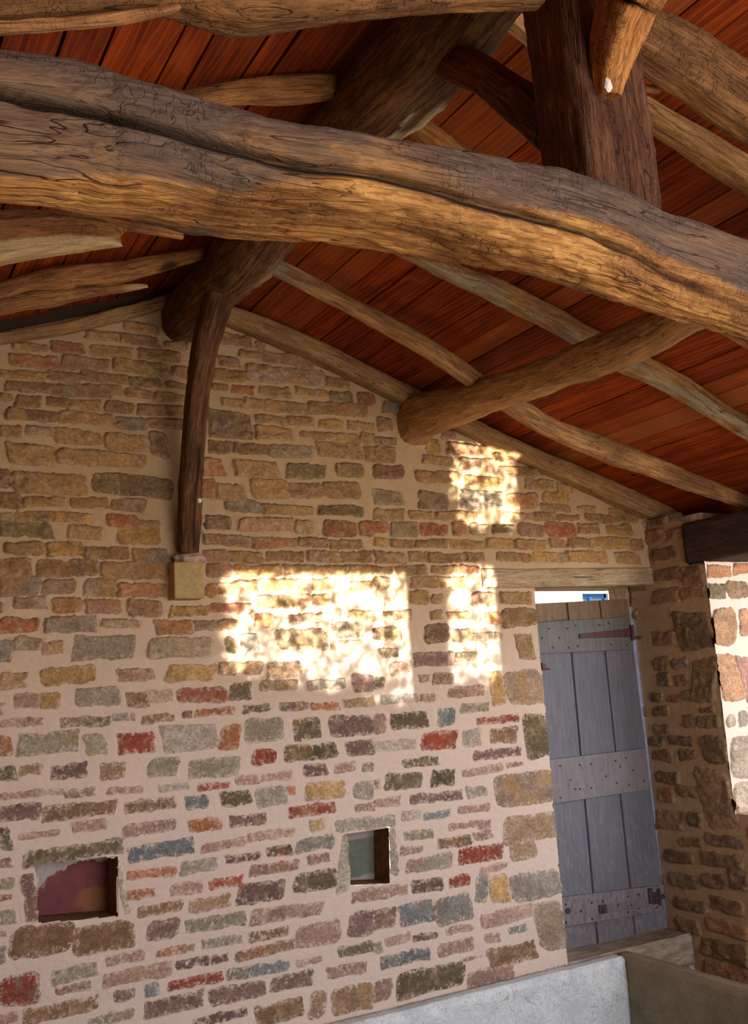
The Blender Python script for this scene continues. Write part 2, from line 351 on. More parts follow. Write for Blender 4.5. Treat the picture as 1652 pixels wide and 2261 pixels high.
# right wall (full pixels)
SIDE = """1420,1170,1470,1200,t 1475,1165,1518,1190,n 1440,1210,1490,1235,n 1445,1255,1500,1280,n 1505,1250,1555,1290,n 1440,1300,1500,1330,n 1505,1295,1558,1320,t
1495,1352,1572,1435,k 1440,1395,1490,1425,n 1445,1452,1480,1480,n 1486,1455,1520,1475,y 1530,1455,1582,1548,k 1452,1485,1480,1515,k 1490,1490,1520,1515,n
1440,1530,1462,1550,k 1475,1535,1500,1550,r 1505,1525,1530,1545,n 1548,1562,1578,1572,r 1510,1580,1535,1605,u 1540,1580,1590,1605,k 1445,1600,1480,1620,n
1432,1625,1465,1645,k 1478,1625,1530,1645,u 1553,1625,1605,1685,k 1440,1655,1485,1680,n 1500,1655,1535,1680,k 1450,1705,1500,1730,n 1548,1700,1620,1830,T
1500,1735,1545,1760,n 1455,1740,1490,1770,o 1450,1790,1508,1830,n 1520,1795,1550,1825,k 1560,1845,1640,1870,u 1500,1850,1550,1870,n 1470,1880,1530,1905,n
1550,1885,1640,1915,n 1480,1930,1540,1960,k 1550,1930,1600,1960,n 1610,1925,1652,1965,u 1490,1985,1560,2010,n 1570,1985,1640,2015,n 1500,2030,1545,2060,n
1560,2035,1652,2065,o 1550,2080,1652,2120,n 1560,2130,1652,2170,o"""
JAMB = """1562,1248,1615,1275,o 1620,1245,1652,1268,o 1563,1290,1600,1322,k 1605,1285,1652,1320,n 1570,1345,1625,1425,O 1632,1345,1652,1405,O
1585,1445,1632,1548,O 1636,1448,1690,1550,M 1605,1578,1625,1605,w 1630,1570,1652,1605,y 1614,1625,1700,1715,w 1620,1722,1700,1792,w"""
PAL = dict(t=(178,136,88), g=(196,146,74), o=(188,112,66), r=(164,70,48), n=(140,104,72), k=(104,90,62), u=(124,92,84), y=(140,136,126),
           b=(118,126,126), G=(146,138,106), w=(190,176,154), m=(176,126,108), T=(176,142,108), N=(158,124,92), O=(205,150,105), M=(190,130,120))

def panel(name, O, U, V, N, ur, vr, res, stones, mat, mortar, keep=None, seed=1, fill=None, prot=.012, parent=None, tint=None, grow=.004, protf=None):
    O, U, V, N = [np.array(a, float) for a in (O, U, V, N)]
    nu = int(round((ur[1]-ur[0])/res))+1; nv = int(round((vr[1]-vr[0])/res))+1
    u = np.linspace(ur[0], ur[1], nu); v = np.linspace(vr[0], vr[1], nv)
    X, Z = np.meshgrid(u, v)
    wx = X+.007*fbm(X*14, Z*14, None, 3, seed)+.003*vnoise(X*70, Z*70, None, seed+1)
    wz = Z+.006*fbm(X*13+7, Z*16, None, 3, seed+2)+.003*vnoise(X*75, Z*75, None, seed+3)
    SD = np.full(X.shape, -.05); ID = np.full(X.shape, -1)
    cols = []; pr = []; tl = []
    rg = np.random.default_rng(seed)
    def stamp(u0, v0, u1, v1, col, only_free=False):
        gr_ = grow((v0+v1)/2) if callable(grow) else grow
        cu, cv, hu, hv = (u0+u1)/2, (v0+v1)/2, (u1-u0)/2+gr_, (v1-v0)/2+gr_
        i0, i1 = np.searchsorted(u, [u0-.04, u1+.04]); j0, j1 = np.searchsorted(v, [v0-.04, v1+.04])
        if i1-i0 < 2 or j1-j0 < 2: return False
        a = wx[j0:j1, i0:i1]-cu; b = wz[j0:j1, i0:i1]-cv
        if only_free:
            inside = (np.abs(a) < hu+.006) & (np.abs(b) < hv+.006)
            if inside.any() and SD[j0:j1, i0:i1][inside].max() > -.006: return False
        sk = rg.uniform(-.12, .12); tp = rg.uniform(-.22, .22)
        b2 = b*(1+tp*a/max(hu, .02)*.5)-a*sk*.3; a2 = a+b*rg.uniform(-.25, .25)
        r = min(hu, hv)*rg.uniform(.12, .75)
        qa = np.abs(a2)-hu+r; qb = np.abs(b2)-hv+r
        d = -(np.hypot(np.maximum(qa, 0), np.maximum(qb, 0))+np.minimum(np.maximum(qa, qb), 0)-r)
        # chipped outline of each block
        d = d-.013*np.maximum(0, fbm(a*20+rg.uniform(0, 50), b*34, None, 3, seed+8)-.05)
        k = len(cols); S = SD[j0:j1, i0:i1]; I = ID[j0:j1, i0:i1]
        w = d > S; S[w] = d[w]; I[w] = k
        cols.append(col); pr.append(rg.uniform(.35, 1.)); tl.append((cu, cv, rg.uniform(-.06, .06), rg.uniform(-.12, .08)))
        return True
    for s in stones: stamp(*s)
    if fill:
        z = vr[0]
        while z < vr[1]:
            h = rg.uniform(.045, .085)*fill.get('s', 1); x = ur[0]+rg.uniform(-.1, .05)
            while x < ur[1]:
                w = rg.uniform(.09, .24)*fill.get('s', 1); c = fill['pal'](x, z, rg)
                hh = h*rg.uniform(.75, 1)
                stamp(x, z, x+w, z+hh, c, True); x += w+rg.uniform(.012, .035)
            z += h+rg.uniform(.014, .03)
    if tint: cols = [tint(q_[0], q_[1], c_, rg) for q_, c_ in zip(tl, cols)]
    cols = np.array([srgb(*c) for c in cols]); pr = np.array(pr); tl = np.array(tl)
    jit = 1+rg.uniform(-.22, .20, (len(cols), 1)); cols = np.clip(cols*jit, 0, 1)
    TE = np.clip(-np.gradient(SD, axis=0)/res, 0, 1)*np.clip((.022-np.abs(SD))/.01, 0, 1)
    m = sstep(-.003, .007, SD); idc = np.maximum(ID, 0)
    rel = (X-tl[idc, 0])*tl[idc, 2]+(Z-tl[idc, 1])*tl[idc, 3]
    big = fbm(X*24, Z*34, None, 4, seed+30); ridg = 1-2*np.abs(fbm(X*16+idc*3.7, Z*30, None, 3, seed+31))
    H = .004*fbm(X*5, Z*5, None, 3, seed+12)+.0016*fbm(X*60, Z*60, None, 2, seed+13)*(1-m)
    pf_ = protf(X, Z) if protf else 1.0
    H = H+pf_*(m*(prot*pr[idc]+rel+.0075*big+.005*ridg)-.0035*np.exp(-(SD/.005)**2))
    if keep is not None: H = H*1.0
    # shadow lines on upper edges are painted by the material
    col = cols[idc]*(1+.32*fbm(X*16+idc*1.3, Z*22, None, 4, seed+40)[..., None])
    other = cols[(idc*7+3) % len(cols)]; kk = sstep(.1, .5, fbm(X*12+idc*2.1, Z*10+idc, None, 3, seed+50))[..., None]*.45
    col = np.clip(col*(1-kk)+other*kk, 0, 1)
    mot = np.array(mortar(X, Z)) if callable(mortar) else np.broadcast_to(np.array(srgb(*mortar)), X.shape+(3,))
    Pn = O+X[..., None]*U+Z[..., None]*V+H[..., None]*N
    idx = np.arange(nu*nv).reshape(nv, nu)
    F = np.stack([idx[:-1, :-1], idx[:-1, 1:], idx[1:, 1:], idx[1:, :-1]], -1).reshape(-1, 4)
    if np.dot(np.cross(U, V), N) < 0: F = F[:, ::-1]
    if keep is not None:
        K = keep(X, Z); Fk = K.ravel()[F].all(1); F = F[Fk]
    used = np.zeros(nu*nv, bool); used[F.ravel()] = True
    remap = np.cumsum(used)-1; F = remap[F]
    me = mesh_from(name, Pn.reshape(-1, 3)[used], F, mat)
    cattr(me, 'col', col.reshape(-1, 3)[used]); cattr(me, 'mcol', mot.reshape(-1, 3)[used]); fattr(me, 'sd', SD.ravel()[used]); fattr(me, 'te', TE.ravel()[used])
    return link(name, me, parent)

def masonry_mat(name, wash=.25):
    m, t, b = new_mat(name)
    pos = t.node('ShaderNodeNewGeometry').outputs['Position']
    sd = t.attr('sd'); col = t.attr('col', 'Color'); mc = t.attr('mcol', 'Color')
    na = t.noise(pos, 110, 2, .6); nb = t.noise(pos, 26, 4, .65); nc = t.noise(pos, 320, 1, .6); nd = t.noise(pos, 75, 3, .75)
    e = t.m('ADD', sd, t.m('ADD', t.m('MULTIPLY', t.m('SUBTRACT', na, .5), .010), t.m('MULTIPLY', t.m('SUBTRACT', nb, .5), .020)))
    mask = t.mapr(e, -.0012, .0022, 0, 1, True)
    # lime wash smeared over the stones
    sm = t.mapr(t.m('SUBTRACT', t.noise(pos, 55, 5, .8), t.m('MULTIPLY', sd, 5.0)), .44, .56)
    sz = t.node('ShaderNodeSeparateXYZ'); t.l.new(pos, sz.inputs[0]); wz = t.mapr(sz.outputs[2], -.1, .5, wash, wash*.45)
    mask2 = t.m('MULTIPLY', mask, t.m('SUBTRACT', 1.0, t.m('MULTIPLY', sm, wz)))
    sc = t.mix(t.mapr(nd, .38, .62, 0, .75), col, t.mix(.6, col, (.05, .035, .022)))
    sc = t.mix(t.mapr(nb, .52, .72, 0, .5), sc, t.mix(.45, sc, (.75, .62, .45)))
    sc = t.mix(t.mapr(nc, .6, .72, 0, .45), sc, (.03, .022, .015))
    mm = t.mix(t.mapr(nc, .3, .7, 0, .35), mc, t.mix(.4, mc, (.25, .16, .10)))
    mm = t.mix(t.mapr(nb, .4, .7, 0, .22), mm, t.mix(.5, mm, (.8, .66, .5)))
    c = t.mix(mask2, mm, sc)
    ln = t.m('MULTIPLY', t.mapr(t.m('ABSOLUTE', t.m('ADD', e, -.0012)), 0, .0022, 1, 0), t.m('MULTIPLY', t.mapr(nb, .40, .55, .1, .9), t.m('ADD', .12, t.attr('te'), clamp=True)))  # shadow and dirt lines painted along the upper stone edges
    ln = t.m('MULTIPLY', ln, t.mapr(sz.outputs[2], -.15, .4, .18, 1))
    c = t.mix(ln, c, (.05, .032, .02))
    t.l.new(c, b.inputs['Base Color']); b.inputs['Roughness'].default_value = .92; b.inputs['Specular IOR Level'].default_value = .15
    h = t.m('ADD', t.m('MULTIPLY', nd, .8), t.m('MULTIPLY', nc, .45))
    h = t.m('ADD', h, t.m('MULTIPLY', mask, .35)); h = t.m('SUBTRACT', h, t.m('MULTIPLY', ln, 1.2))
    t.l.new(t.bump(h, .8, .004), b.inputs['Normal'])
    return m
# ------------------------------------------------------------------ gable wall
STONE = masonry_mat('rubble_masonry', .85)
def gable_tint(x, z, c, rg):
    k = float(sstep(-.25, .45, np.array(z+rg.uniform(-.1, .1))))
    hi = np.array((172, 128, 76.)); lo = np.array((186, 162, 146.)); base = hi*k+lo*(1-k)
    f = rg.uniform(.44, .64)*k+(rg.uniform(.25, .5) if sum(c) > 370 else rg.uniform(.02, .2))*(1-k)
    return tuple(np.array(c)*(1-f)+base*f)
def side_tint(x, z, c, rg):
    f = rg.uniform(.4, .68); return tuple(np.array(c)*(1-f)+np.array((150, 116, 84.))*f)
def sheet_stones():
    out = []
    for (ox, oy), txt in SHEETS.items():
        for it in txt.split():
            x0, y0, x1, y1, c = it.split(',')
            x0, y0, x1, y1 = [float(a)/2 for a in (x0, y0, x1, y1)]
            cx, cy = ox+(x0+x1)/2, oy+(y0+y1)/2
            l = P(ox+x0, cy, 1, GY); r = P(ox+x1, cy, 1, GY); tp = P(cx, oy+y0, 1, GY); bt = P(cx, oy+y1, 1, GY)
            # bounding boxes of slanted courses are slightly taller than the block
            sl = abs((cy-1290)/(4700-cx))*(x1-x0)/(y1-y0+1e-3); k = max(.72, 1-.55*min(sl, .5))
            zc, hh = (tp[2]+bt[2])/2, (tp[2]-bt[2])/2*k
            zc = P(cx, cy, 1, GY)[2]
            out.append((l[0], zc-hh, r[0], zc+hh, PAL[c]))
    return out
def gable_pal(x, z, rg):
    if z > .35: ks = 'tttttgnnokGm'
    elif z > -.4: ks = 'tnoGykummrw'
    else: ks = 'mmuunkGbywro'
    return PAL[ks[rg.integers(len(ks))]]
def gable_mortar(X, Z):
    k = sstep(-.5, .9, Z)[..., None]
    lo = np.array(srgb(216,190,172)); hi = np.array(srgb(186,152,108))  # dimmer, warmer light high on the wall is put into the mortar colour
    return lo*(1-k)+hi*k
DX0, DX1, DZ0, DZ1 = 3.312, 4.30, -1.44, .50
n1 = [P(82,1908,1,GY), P(258,1893,1,GY), P(258,2022,1,GY), P(85,2037,1,GY)]
n2 = [P(766,1842,1,GY), P(857,1830,1,GY), P(859,1949,1,GY), P(776,1952,1,GY)]
def inquad(X, Z, q):
    ins = np.ones(X.shape, bool)
    for i in range(4):
        a, b_ = q[i], q[(i+1) % 4]
        ins &= ((b_[0]-a[0])*(Z-a[2])-(b_[2]-a[2])*(X-a[0])) < 0
    return ins
def keep_gable(X, Z):
    w = .006*fbm(X*25, Z*25, None, 2, 77)
    roof = np.where(X > RIDGE_X, 1.754-.335*(X-1.607), 1.531+.35*(X-.592))+.05
    k = Z < roof
    k &= ~((X+w > DX0) & (Z > DZ0) & (Z < DZ1))
    k &= ~((X > 2.968) & (Z > .497) & (Z < .584))
    k &= ~inquad(X+w, Z+w, n1); k &= ~inquad(X+w, Z+w, n2)
    return k
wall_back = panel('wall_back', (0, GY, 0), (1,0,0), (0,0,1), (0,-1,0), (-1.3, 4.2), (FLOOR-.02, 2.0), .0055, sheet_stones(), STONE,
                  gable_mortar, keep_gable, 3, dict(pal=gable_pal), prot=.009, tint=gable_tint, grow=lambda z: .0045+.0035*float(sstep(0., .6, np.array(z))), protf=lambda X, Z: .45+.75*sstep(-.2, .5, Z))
tag(wall_back, 'long gable wall of coursed rubble stone with pinkish mortar', kind='structure')

# plaster for reveals
def plaster(name, c1, c2, sc=30, rough=.92):
    m, t, b = new_mat(name); pos = t.node('ShaderNodeNewGeometry').outputs['Position']
    n = t.noise(pos, sc, 3, .65); n2 = t.noise(pos, 280, 1)
    c = t.mix(t.mapr(n, .35, .65), c1, c2); c = t.mix(t.mapr(n2, .5, .75, 0, .3), c, tuple(x*.4 for x in c1))
    t.l.new(c, b.inputs['Base Color']); b.inputs['Roughness'].default_value = rough
    t.l.new(t.bump(t.m('ADD', n, t.m('MULTIPLY', n2, .4)), .6, .004), b.inputs['Normal']); return m
PL = plaster('reveal_mortar', srgb(205,178,150), srgb(170,135,100))
def niche(q, depth, name, back_mat, side_mat, label):
    mb = MB(); e = .004
    cx = sum(p[0] for p in q)/4; cz = sum(p[2] for p in q)/4
    q = [np.array([p[0]+(p[0]-cx)*.03, GY-.002, p[2]+(p[2]-cz)*.03]) for p in q]
    b_ = [p+np.array([0, depth, 0]) for p in q]
    f = MB(); f.add(b_, [(0,3,2,1)])
    s = MB(); s.add(q+b_, [(0,4,5,1), (1,5,6,2), (2,6,7,3), (3,7,4,0)])
    o = s.build(name, side_mat, wall_back); tag(o, label)
    k = f.build('niche_back', back_mat, o)
    return o
# painted backs
def niche_back1():
    m, t, b = new_mat('burgundy_paint_over_plaster'); pos = t.node('ShaderNodeNewGeometry').outputs['Position']
    s = t.node('ShaderNodeSeparateXYZ'); t.l.new(pos, s.inputs[0])
    c0 = P(160, 1965, 1, GY+.165)
    dx = t.m('DIVIDE', t.m('SUBTRACT', s.outputs[0], float(c0[0])+.062), .215)
    dz = t.m('DIVIDE', t.m('SUBTRACT', s.outputs[2], float(c0[2])-.03), .135)
    r = t.m('ADD', t.m('MULTIPLY', dx, dx), t.m('MULTIPLY', dz, dz))
    n = t.noise(pos, 22, 6, .7)
    k = t.m('ADD', r, t.m('MULTIPLY', t.m('SUBTRACT', n, .5), 1.3))
    mask = t.mapr(k, .92, 1.02, 1, 0)
    pn = t.noise(pos, 12, 4, .6)
    paint = t.mix(t.mapr(pn, .4, .65), srgb(132,66,66), srgb(108,58,58))
    ox = t.m('DIVIDE', t.m('SUBTRACT', s.outputs[0], float(P(215,1985,1,GY+.165)[0])), .09)
    oz = t.m('DIVIDE', t.m('SUBTRACT', s.outputs[2], float(P(215,1985,1,GY+.165)[2])), .06)
    ro = t.m('ADD', t.m('ADD', t.m('MULTIPLY', ox, ox), t.m('MULTIPLY', oz, oz)), t.m('MULTIPLY', t.m('SUBTRACT', pn, .5), 2))
    paint = t.mix(t.mapr(ro, .6, 1.1, .8, 0), paint, srgb(150,96,52))
    c = t.mix(mask, t.mix(t.mapr(n, .3, .7), srgb(200,186,182), srgb(170,150,142)), paint)
    t.l.new(c, b.inputs['Base Color']); b.inputs['Roughness'].default_value = .85
    t.l.new(t.bump(t.m('ADD', n, t.m('MULTIPLY', mask, .4)), .5, .005), b.inputs['Normal']); return m
def niche_back2():
    m, t, b = new_mat('green_stone_back'); pos = t.node('ShaderNodeNewGeometry').outputs['Position']
    s = t.node('ShaderNodeSeparateXYZ'); t.l.new(pos, s.inputs[0])
    zt = float(P(790, 1852, 1, GY+.145)[2]); zb = float(P(790, 1935, 1, GY+.145)[2])
    n = t.noise(pos, 30, 5, .6)
    z = t.m('ADD', s.outputs[2], t.m('MULTIPLY', t.m('SUBTRACT', n, .5), .03))
    mask = t.m('MULTIPLY', t.mapr(z, zt-.004, zt+.004, 1, 0), t.mapr(z, zb-.004, zb+.004, 0, 1))
    c = t.mix(mask, srgb(168,152,138), t.mix(t.mapr(n, .3, .7), srgb(122,126,108), srgb(104,108,92)))
    t.l.new(c, b.inputs['Base Color']); b.inputs['Roughness'].default_value = .85
    t.l.new(t.bump(n, .4, .004), b.inputs['Normal']); return m
NB = plaster('niche_brown', srgb(140,96,58), srgb(104,66,40))
niche(n1, .168, 'niche', niche_back1(), NB, 'square wall niche with burgundy painted back above a wide brown stone')
niche(n2, .147, 'niche', niche_back2(), NB, 'small upright wall niche with grey green back and pale stone frame')

# ------------------------------------------------------------------ right wall : pier, wall under the opening, jamb
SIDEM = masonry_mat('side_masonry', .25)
def side_stones(txt, ax, val, ucomp):
    out = []
    for it in txt.split():
        x0, y0, x1, y1, c = it.split(','); x0, y0, x1, y1 = map(float, (x0, y0, x1, y1)); cx, cy = (x0+x1)/2, (y0+y1)/2
        a = P(x0, cy, ax, val)[ucomp]; b_ = P(x1, cy, ax, val)[ucomp]; t_ = P(cx, y0, ax, val)[2]; d = P(cx, y1, ax, val)[2]
        out.append((min(a, b_), d, max(a, b_), t_, PAL[c]))
    return out
JY = 3.728; OPZ0, OPZ1 = -.745, .60
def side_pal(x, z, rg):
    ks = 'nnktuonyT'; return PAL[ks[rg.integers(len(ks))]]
shaded_side_mortar = (172,138,102)  # shade of this wall put into a darker mortar colour
def keep_side(Y, Z):
    w = .008*fbm(Y*20, Z*20, None, 2, 5)
    k = ~((Y+w < JY) & (Z > OPZ0+w) & (Y > 1.0))
    k &= ~((Y < 3.84+w) & (Z > .575)) | (Y < 1.0)
    k &= Z < .885
    k &= ~((Y > GY+.004) & (Z > .545))
    return k
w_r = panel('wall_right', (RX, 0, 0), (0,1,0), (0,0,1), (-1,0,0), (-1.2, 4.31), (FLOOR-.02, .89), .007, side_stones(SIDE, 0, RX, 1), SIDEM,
            shaded_side_mortar, keep_side, 9, dict(pal=side_pal, s=1.1), prot=.010, tint=side_tint)
tag(w_r, 'shaded right wall of brown rubble stone with a wide opening', kind='structure')
def jamb_pal(x, z, rg): return PAL['OnwMTo'[rg.integers(6)]]
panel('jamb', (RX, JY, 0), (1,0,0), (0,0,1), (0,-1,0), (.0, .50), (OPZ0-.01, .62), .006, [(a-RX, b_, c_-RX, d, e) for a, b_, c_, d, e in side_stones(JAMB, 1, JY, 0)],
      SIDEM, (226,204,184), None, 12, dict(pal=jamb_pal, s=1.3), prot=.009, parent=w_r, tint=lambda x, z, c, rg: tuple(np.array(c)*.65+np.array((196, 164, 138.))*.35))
# sill of the opening, outer skin of the wall
mb = MB(); mb.box(RX+.004, RX+.5, 1.0, JY+.01, OPZ0-.06, OPZ0); mb.box(RX+.49, RX+.5, -1.2, 4.62, FLOOR, OPZ0-.02); mb.box(RX+.02, RX+.5, JY+.012, GY+.4, OPZ1-.06, .86)
mb.box(RX+.49, RX+.5, JY+.012, 4.62, OPZ0, .86); mb.box(RX+.004, RX+.5, .9, 1.0, OPZ0, .62); mb.box(RX+.49, RX+.5, -1.2, 1.0, OPZ0, .86)
mb.box(RX+.03, RX+.48, -1.2, 4.29, FLOOR, OPZ0-.07); mb.box(RX+.03, RX+.48, JY+.03, 4.29, OPZ0, OPZ1-.07)
mb.build('opening_sill', PL, w_r, bevel=.006)
# pier mass above, seen beside the plate's end
# ------------------------------------------------------------------ left wall and floor (outside the picture, they shape the light)
mb = MB(); mb.box(-1.45, -1.3, -1.3, 4.6, FLOOR, .95)
o = mb.build('wall_left', PL); tag(o, kind='structure')
mb = MB(); mb.box(-1.45, .9, -1.45, -1.3, FLOOR, 1.2)  # unseen wall added to block light from the left front
o = mb.build('front_light_blocker', PL); tag(o, kind='structure')
m, t, b = new_mat('worn_paving'); pos = t.node('ShaderNodeNewGeometry').outputs['Position']
n = t.noise(pos, 3, 6, .6); n2 = t.noise(pos, 60, 4, .6); vo = t.voro(pos, 2.4, 'DISTANCE_TO_EDGE')
c = t.mix(t.mapr(n, .35, .65), srgb(176,154,124), srgb(140,116,88)); c = t.mix(t.mapr(vo, 0, .03, .6, 0), c, srgb(90,72,54))
t.l.new(c, b.inputs['Base Color']); b.inputs['Roughness'].default_value = .9; t.l.new(t.bump(t.m('ADD', n, t.m('MULTIPLY', n2, .3)), .5, .01), b.inputs['Normal'])
PAVE = m
# floor with the basin cut out
mb = MB(); BX0, BX1, BY0, BY1 = .7, 3.64, 1.3, 4.08
def flat(x0, x1, y0, y1, z): mb.add([(x0,y0,z),(x1,y0,z),(x1,y1,z),(x0,y1,z)], [(0,1,2,3)])
Z = FLOOR
flat(-14, BX0, -14, 24, Z); flat(BX1, 20, -14, 24, Z); flat(BX0, BX1, -14, BY0, Z); flat(BX0, BX1, BY1, 24, Z)
flat(BX0, BX1, BY0, BY1, -2.35)
o = mb.build('floor', PAVE); tag(o, kind='structure')
# wall above the door head and behind, door recess sides
mb = MB()
mb.box(float(P(1345, 1318, 1, 4.50)[0]), 4.32, 4.332, 4.50, .40, .545)
mb.build('door_head', PL, wall_back)
mb = MB(); mb.box(3.20, 3.313, GY+.012, 4.60, FLOOR, .50); mb.box(3.2, 4.25, GY+.12, 4.60, .522, 1.0)
mb.build('door_reveal', PL, wall_back, bevel=.008)
rm = plaster('whitewashed_reveal', srgb(206,206,214), srgb(180,176,186), 18)
mb = MB(); mb.box(4.183, 4.26, 4.305, 4.60, -1.42, .42)
mb.build('door_reveal', rm, wall_back, bevel=.008)
# ------------------------------------------------------------------ wood species
W_TIE = wood('old_oak_tie', srgb(204,152,84), srgb(160,106,56), srgb(104,62,32), grey=srgb(104,84,70), grain=1.3, blot=.75, bump=1.3)
W_RAF = wood('pale_rafter', srgb(200,154,98), srgb(160,112,66), srgb(96,62,36), grey=srgb(160,146,116), blot=.6)
W_PUR = wood('purlin_wood', srgb(206,158,98), srgb(168,118,68), srgb(104,68,38), grey=srgb(120,100,76), blot=.5)
W_RID = wood('ridge_wood', srgb(138,98,60), srgb(86,56,34), srgb(46,30,18), grey=srgb(196,178,140), blot=.7, bump=1.3)  # grey here is the pale tone painted for the lit side
W_DRK = wood('dark_post', srgb(124,82,54), srgb(84,50,32), srgb(44,26,16), grey=srgb(90,72,60), grain=1.6, blot=.6, bump=1.4)
W_STR = wood('strut_wood', srgb(128,86,50), srgb(84,52,30), srgb(44,28,16), grey=srgb(80,64,52), grain=1.5, blot=.6)
W_BRA = wood('brace_wood', srgb(196,134,72), srgb(150,94,48), srgb(92,54,28), grain=1.6, blot=.4, bump=1.4)
W_LEFT = wood('bark_rafter', srgb(196,140,84), srgb(160,104,56), srgb(84,52,34), grey=srgb(200,172,122), blot=.7)
W_LIN = wood('lintel_wood', srgb(196,168,132), srgb(172,142,106), srgb(124,98,70), grey=srgb(150,136,116), blot=.3, bump=.6)
W_PUR2 = wood('brown_oak', srgb(166,116,66), srgb(122,80,44), srgb(70,44,26), blot=.7, bump=1.3)
W_GAB = wood('gable_rafter_wood', srgb(190,150,98), srgb(158,116,72), srgb(104,74,46), grey=srgb(150,136,116), blot=.35, bump=.7)
W_PLT = wood('plate_wood', srgb(84,64,54), srgb(64,48,42), srgb(40,30,26), grey=srgb(70,56,50), blot=.4, bump=.6)

# ------------------------------------------------------------------ tie beam (bent trunk)
TY = 1.30
tie_top = [(0,95),(100,103),(230,128),(350,165),(450,200),(560,232),(650,255),(760,270),(880,290),(1000,315),(1100,328),(1200,352),(1290,368),(1380,400),(1430,430),(1500,462),(1600,492),(1652,512)]
tie_edg = [(0,385),(230,382),(400,388),(560,402),(700,420),(850,445),(1000,480),(1200,545),(1350,600),(1450,640),(1652,700)]
tie_bot = [(0,460),(75,462),(165,475),(240,500),(320,503),(390,512),(460,535),(550,552),(700,565),(826,570),(926,578),(1026,598),(1126,615),(1191,618),(1251,630),(1326,655),(1391,662),(1446,685),(1516,715),(1576,725),(1652,745)]
tie_crk = [(0,205),(60,222),(130,232),(230,250),(330,280),(430,310),(520,335),(600,358),(680,374),(760,380),(850,393),(950,420),(1050,450),(1150,475),(1230,495),(1300,515),(1400,560),(1480,608),(1652,680)]
tie_gry = [(0,382),(100,378),(230,376),(330,380),(430,390),(520,398),(600,396),(690,402),(760,384),(850,393),(950,418),(1050,445),(1150,462),(1250,470),(1350,500),(1450,560),(1550,600),(1652,650)]
xs = np.array([0,60,120,180,240,300,360,420,480,540,600,660,720,780,840,900,960,1020,1080,1140,1200,1260,1320,1380,1440,1500,1560,1652])
def at(lst, x): a = np.array(lst, float); return np.interp(x, a[:, 0], a[:, 1])
rows = []
for x in xs:
    tt = P(x, at(tie_top, x), 1, TY); ee = P(x, at(tie_edg, x), 1, TY); bb = P(x, at(tie_bot, x), 2, ee[2])
    dpt = max(.10, (bb[1]-TY))
    rows.append(((tt[0]+ee[0])/2, TY+dpt/2*.98+.006, (tt[2]+ee[2])/2, dpt/2*1.10, (tt[2]-ee[2])/2*1.06))
r0, r1 = rows[0], rows[-1]
rows = [(-1.38, 1.37, .70, .07, .09), (-.5, 1.365, .79, .064, .095)]+rows+[(2.2, 1.37, .76, .09, .10), (3.0, 1.38, .70, .09, .10), (4.25, 1.40, .66, .09, .10)]
cw = np.array([P(x, y, 1, TY) for x, y in tie_crk]); gw = np.array([P(x, y, 1, TY) for x, y in tie_gry])
def tie_disp(pos, q, th):
    zc = np.interp(pos[..., 0], cw[:, 0], cw[:, 2]); front = pos[..., 1] < TY+.05
    wdt = .0065+.003*np.interp(pos[..., 0], [.1, .5, 1.0, 1.4, 1.8], [.9, 1.1, .7, .3, 0])
    amp = np.interp(pos[..., 0], [.0, .2, .9, 1.35, 1.5, 1.9], [.016, .024, .020, .012, .006, .001])
    dz = pos[..., 2]-zc+.002*vnoise(pos[..., 0]*25, pos[..., 2]*0)
    g = -amp*np.exp(-(dz/wdt)**2)
    g += .006*sstep(0, .01, dz)*np.exp(-np.maximum(dz, 0)/.06)*(pos[..., 0] < 1.6)
    low = sstep(0, .02, np.interp(pos[..., 0], gw[:, 0], gw[:, 2])-pos[..., 2])
    rg_ = -.006*low*np.maximum(0, fbm(pos[..., 0]*20, pos[..., 2]*90, pos[..., 1]*70, 4, 44)+.05)*1.8
    return front*g+rg_
def tie_tone(V, bc):
    zg = np.interp(V[:, 0], gw[:, 0], gw[:, 2]); zc = np.interp(V[:, 0], cw[:, 0], cw[:, 2])
    t_ = sstep(-.006, .006, V[:, 2]-zg+.006*fbm(V[:, 0]*18, V[:, 2]*20, None, 3, 4))
    warm = sstep(.45, .75, V[:, 0])*sstep(1.3, .8, V[:, 0])
    t_ = t_*(1-.55*warm*sstep(-.1, .5, fbm(V[:, 0]*7, V[:, 2]*22, None, 3, 8)))
    d = np.exp(-((V[:, 2]-zc)/.0085)**4)*(V[:, 1] < TY+.06)*np.interp(V[:, 0], [0, 1.2, 1.5, 2], [1, 1, .8, 0])
    return t_*.95, d
tie = timber('tie_beam', rows, W_TIE, up=(0,0,1), sq=3.6, M=170, step=.007, lump=.025, rough=.004, seed=3, tonef=tie_tone, dispf=tie_disp)
tag(tie, 'massive bent oak tie beam, grey side with a long crack and rough ochre underside', 'beam')

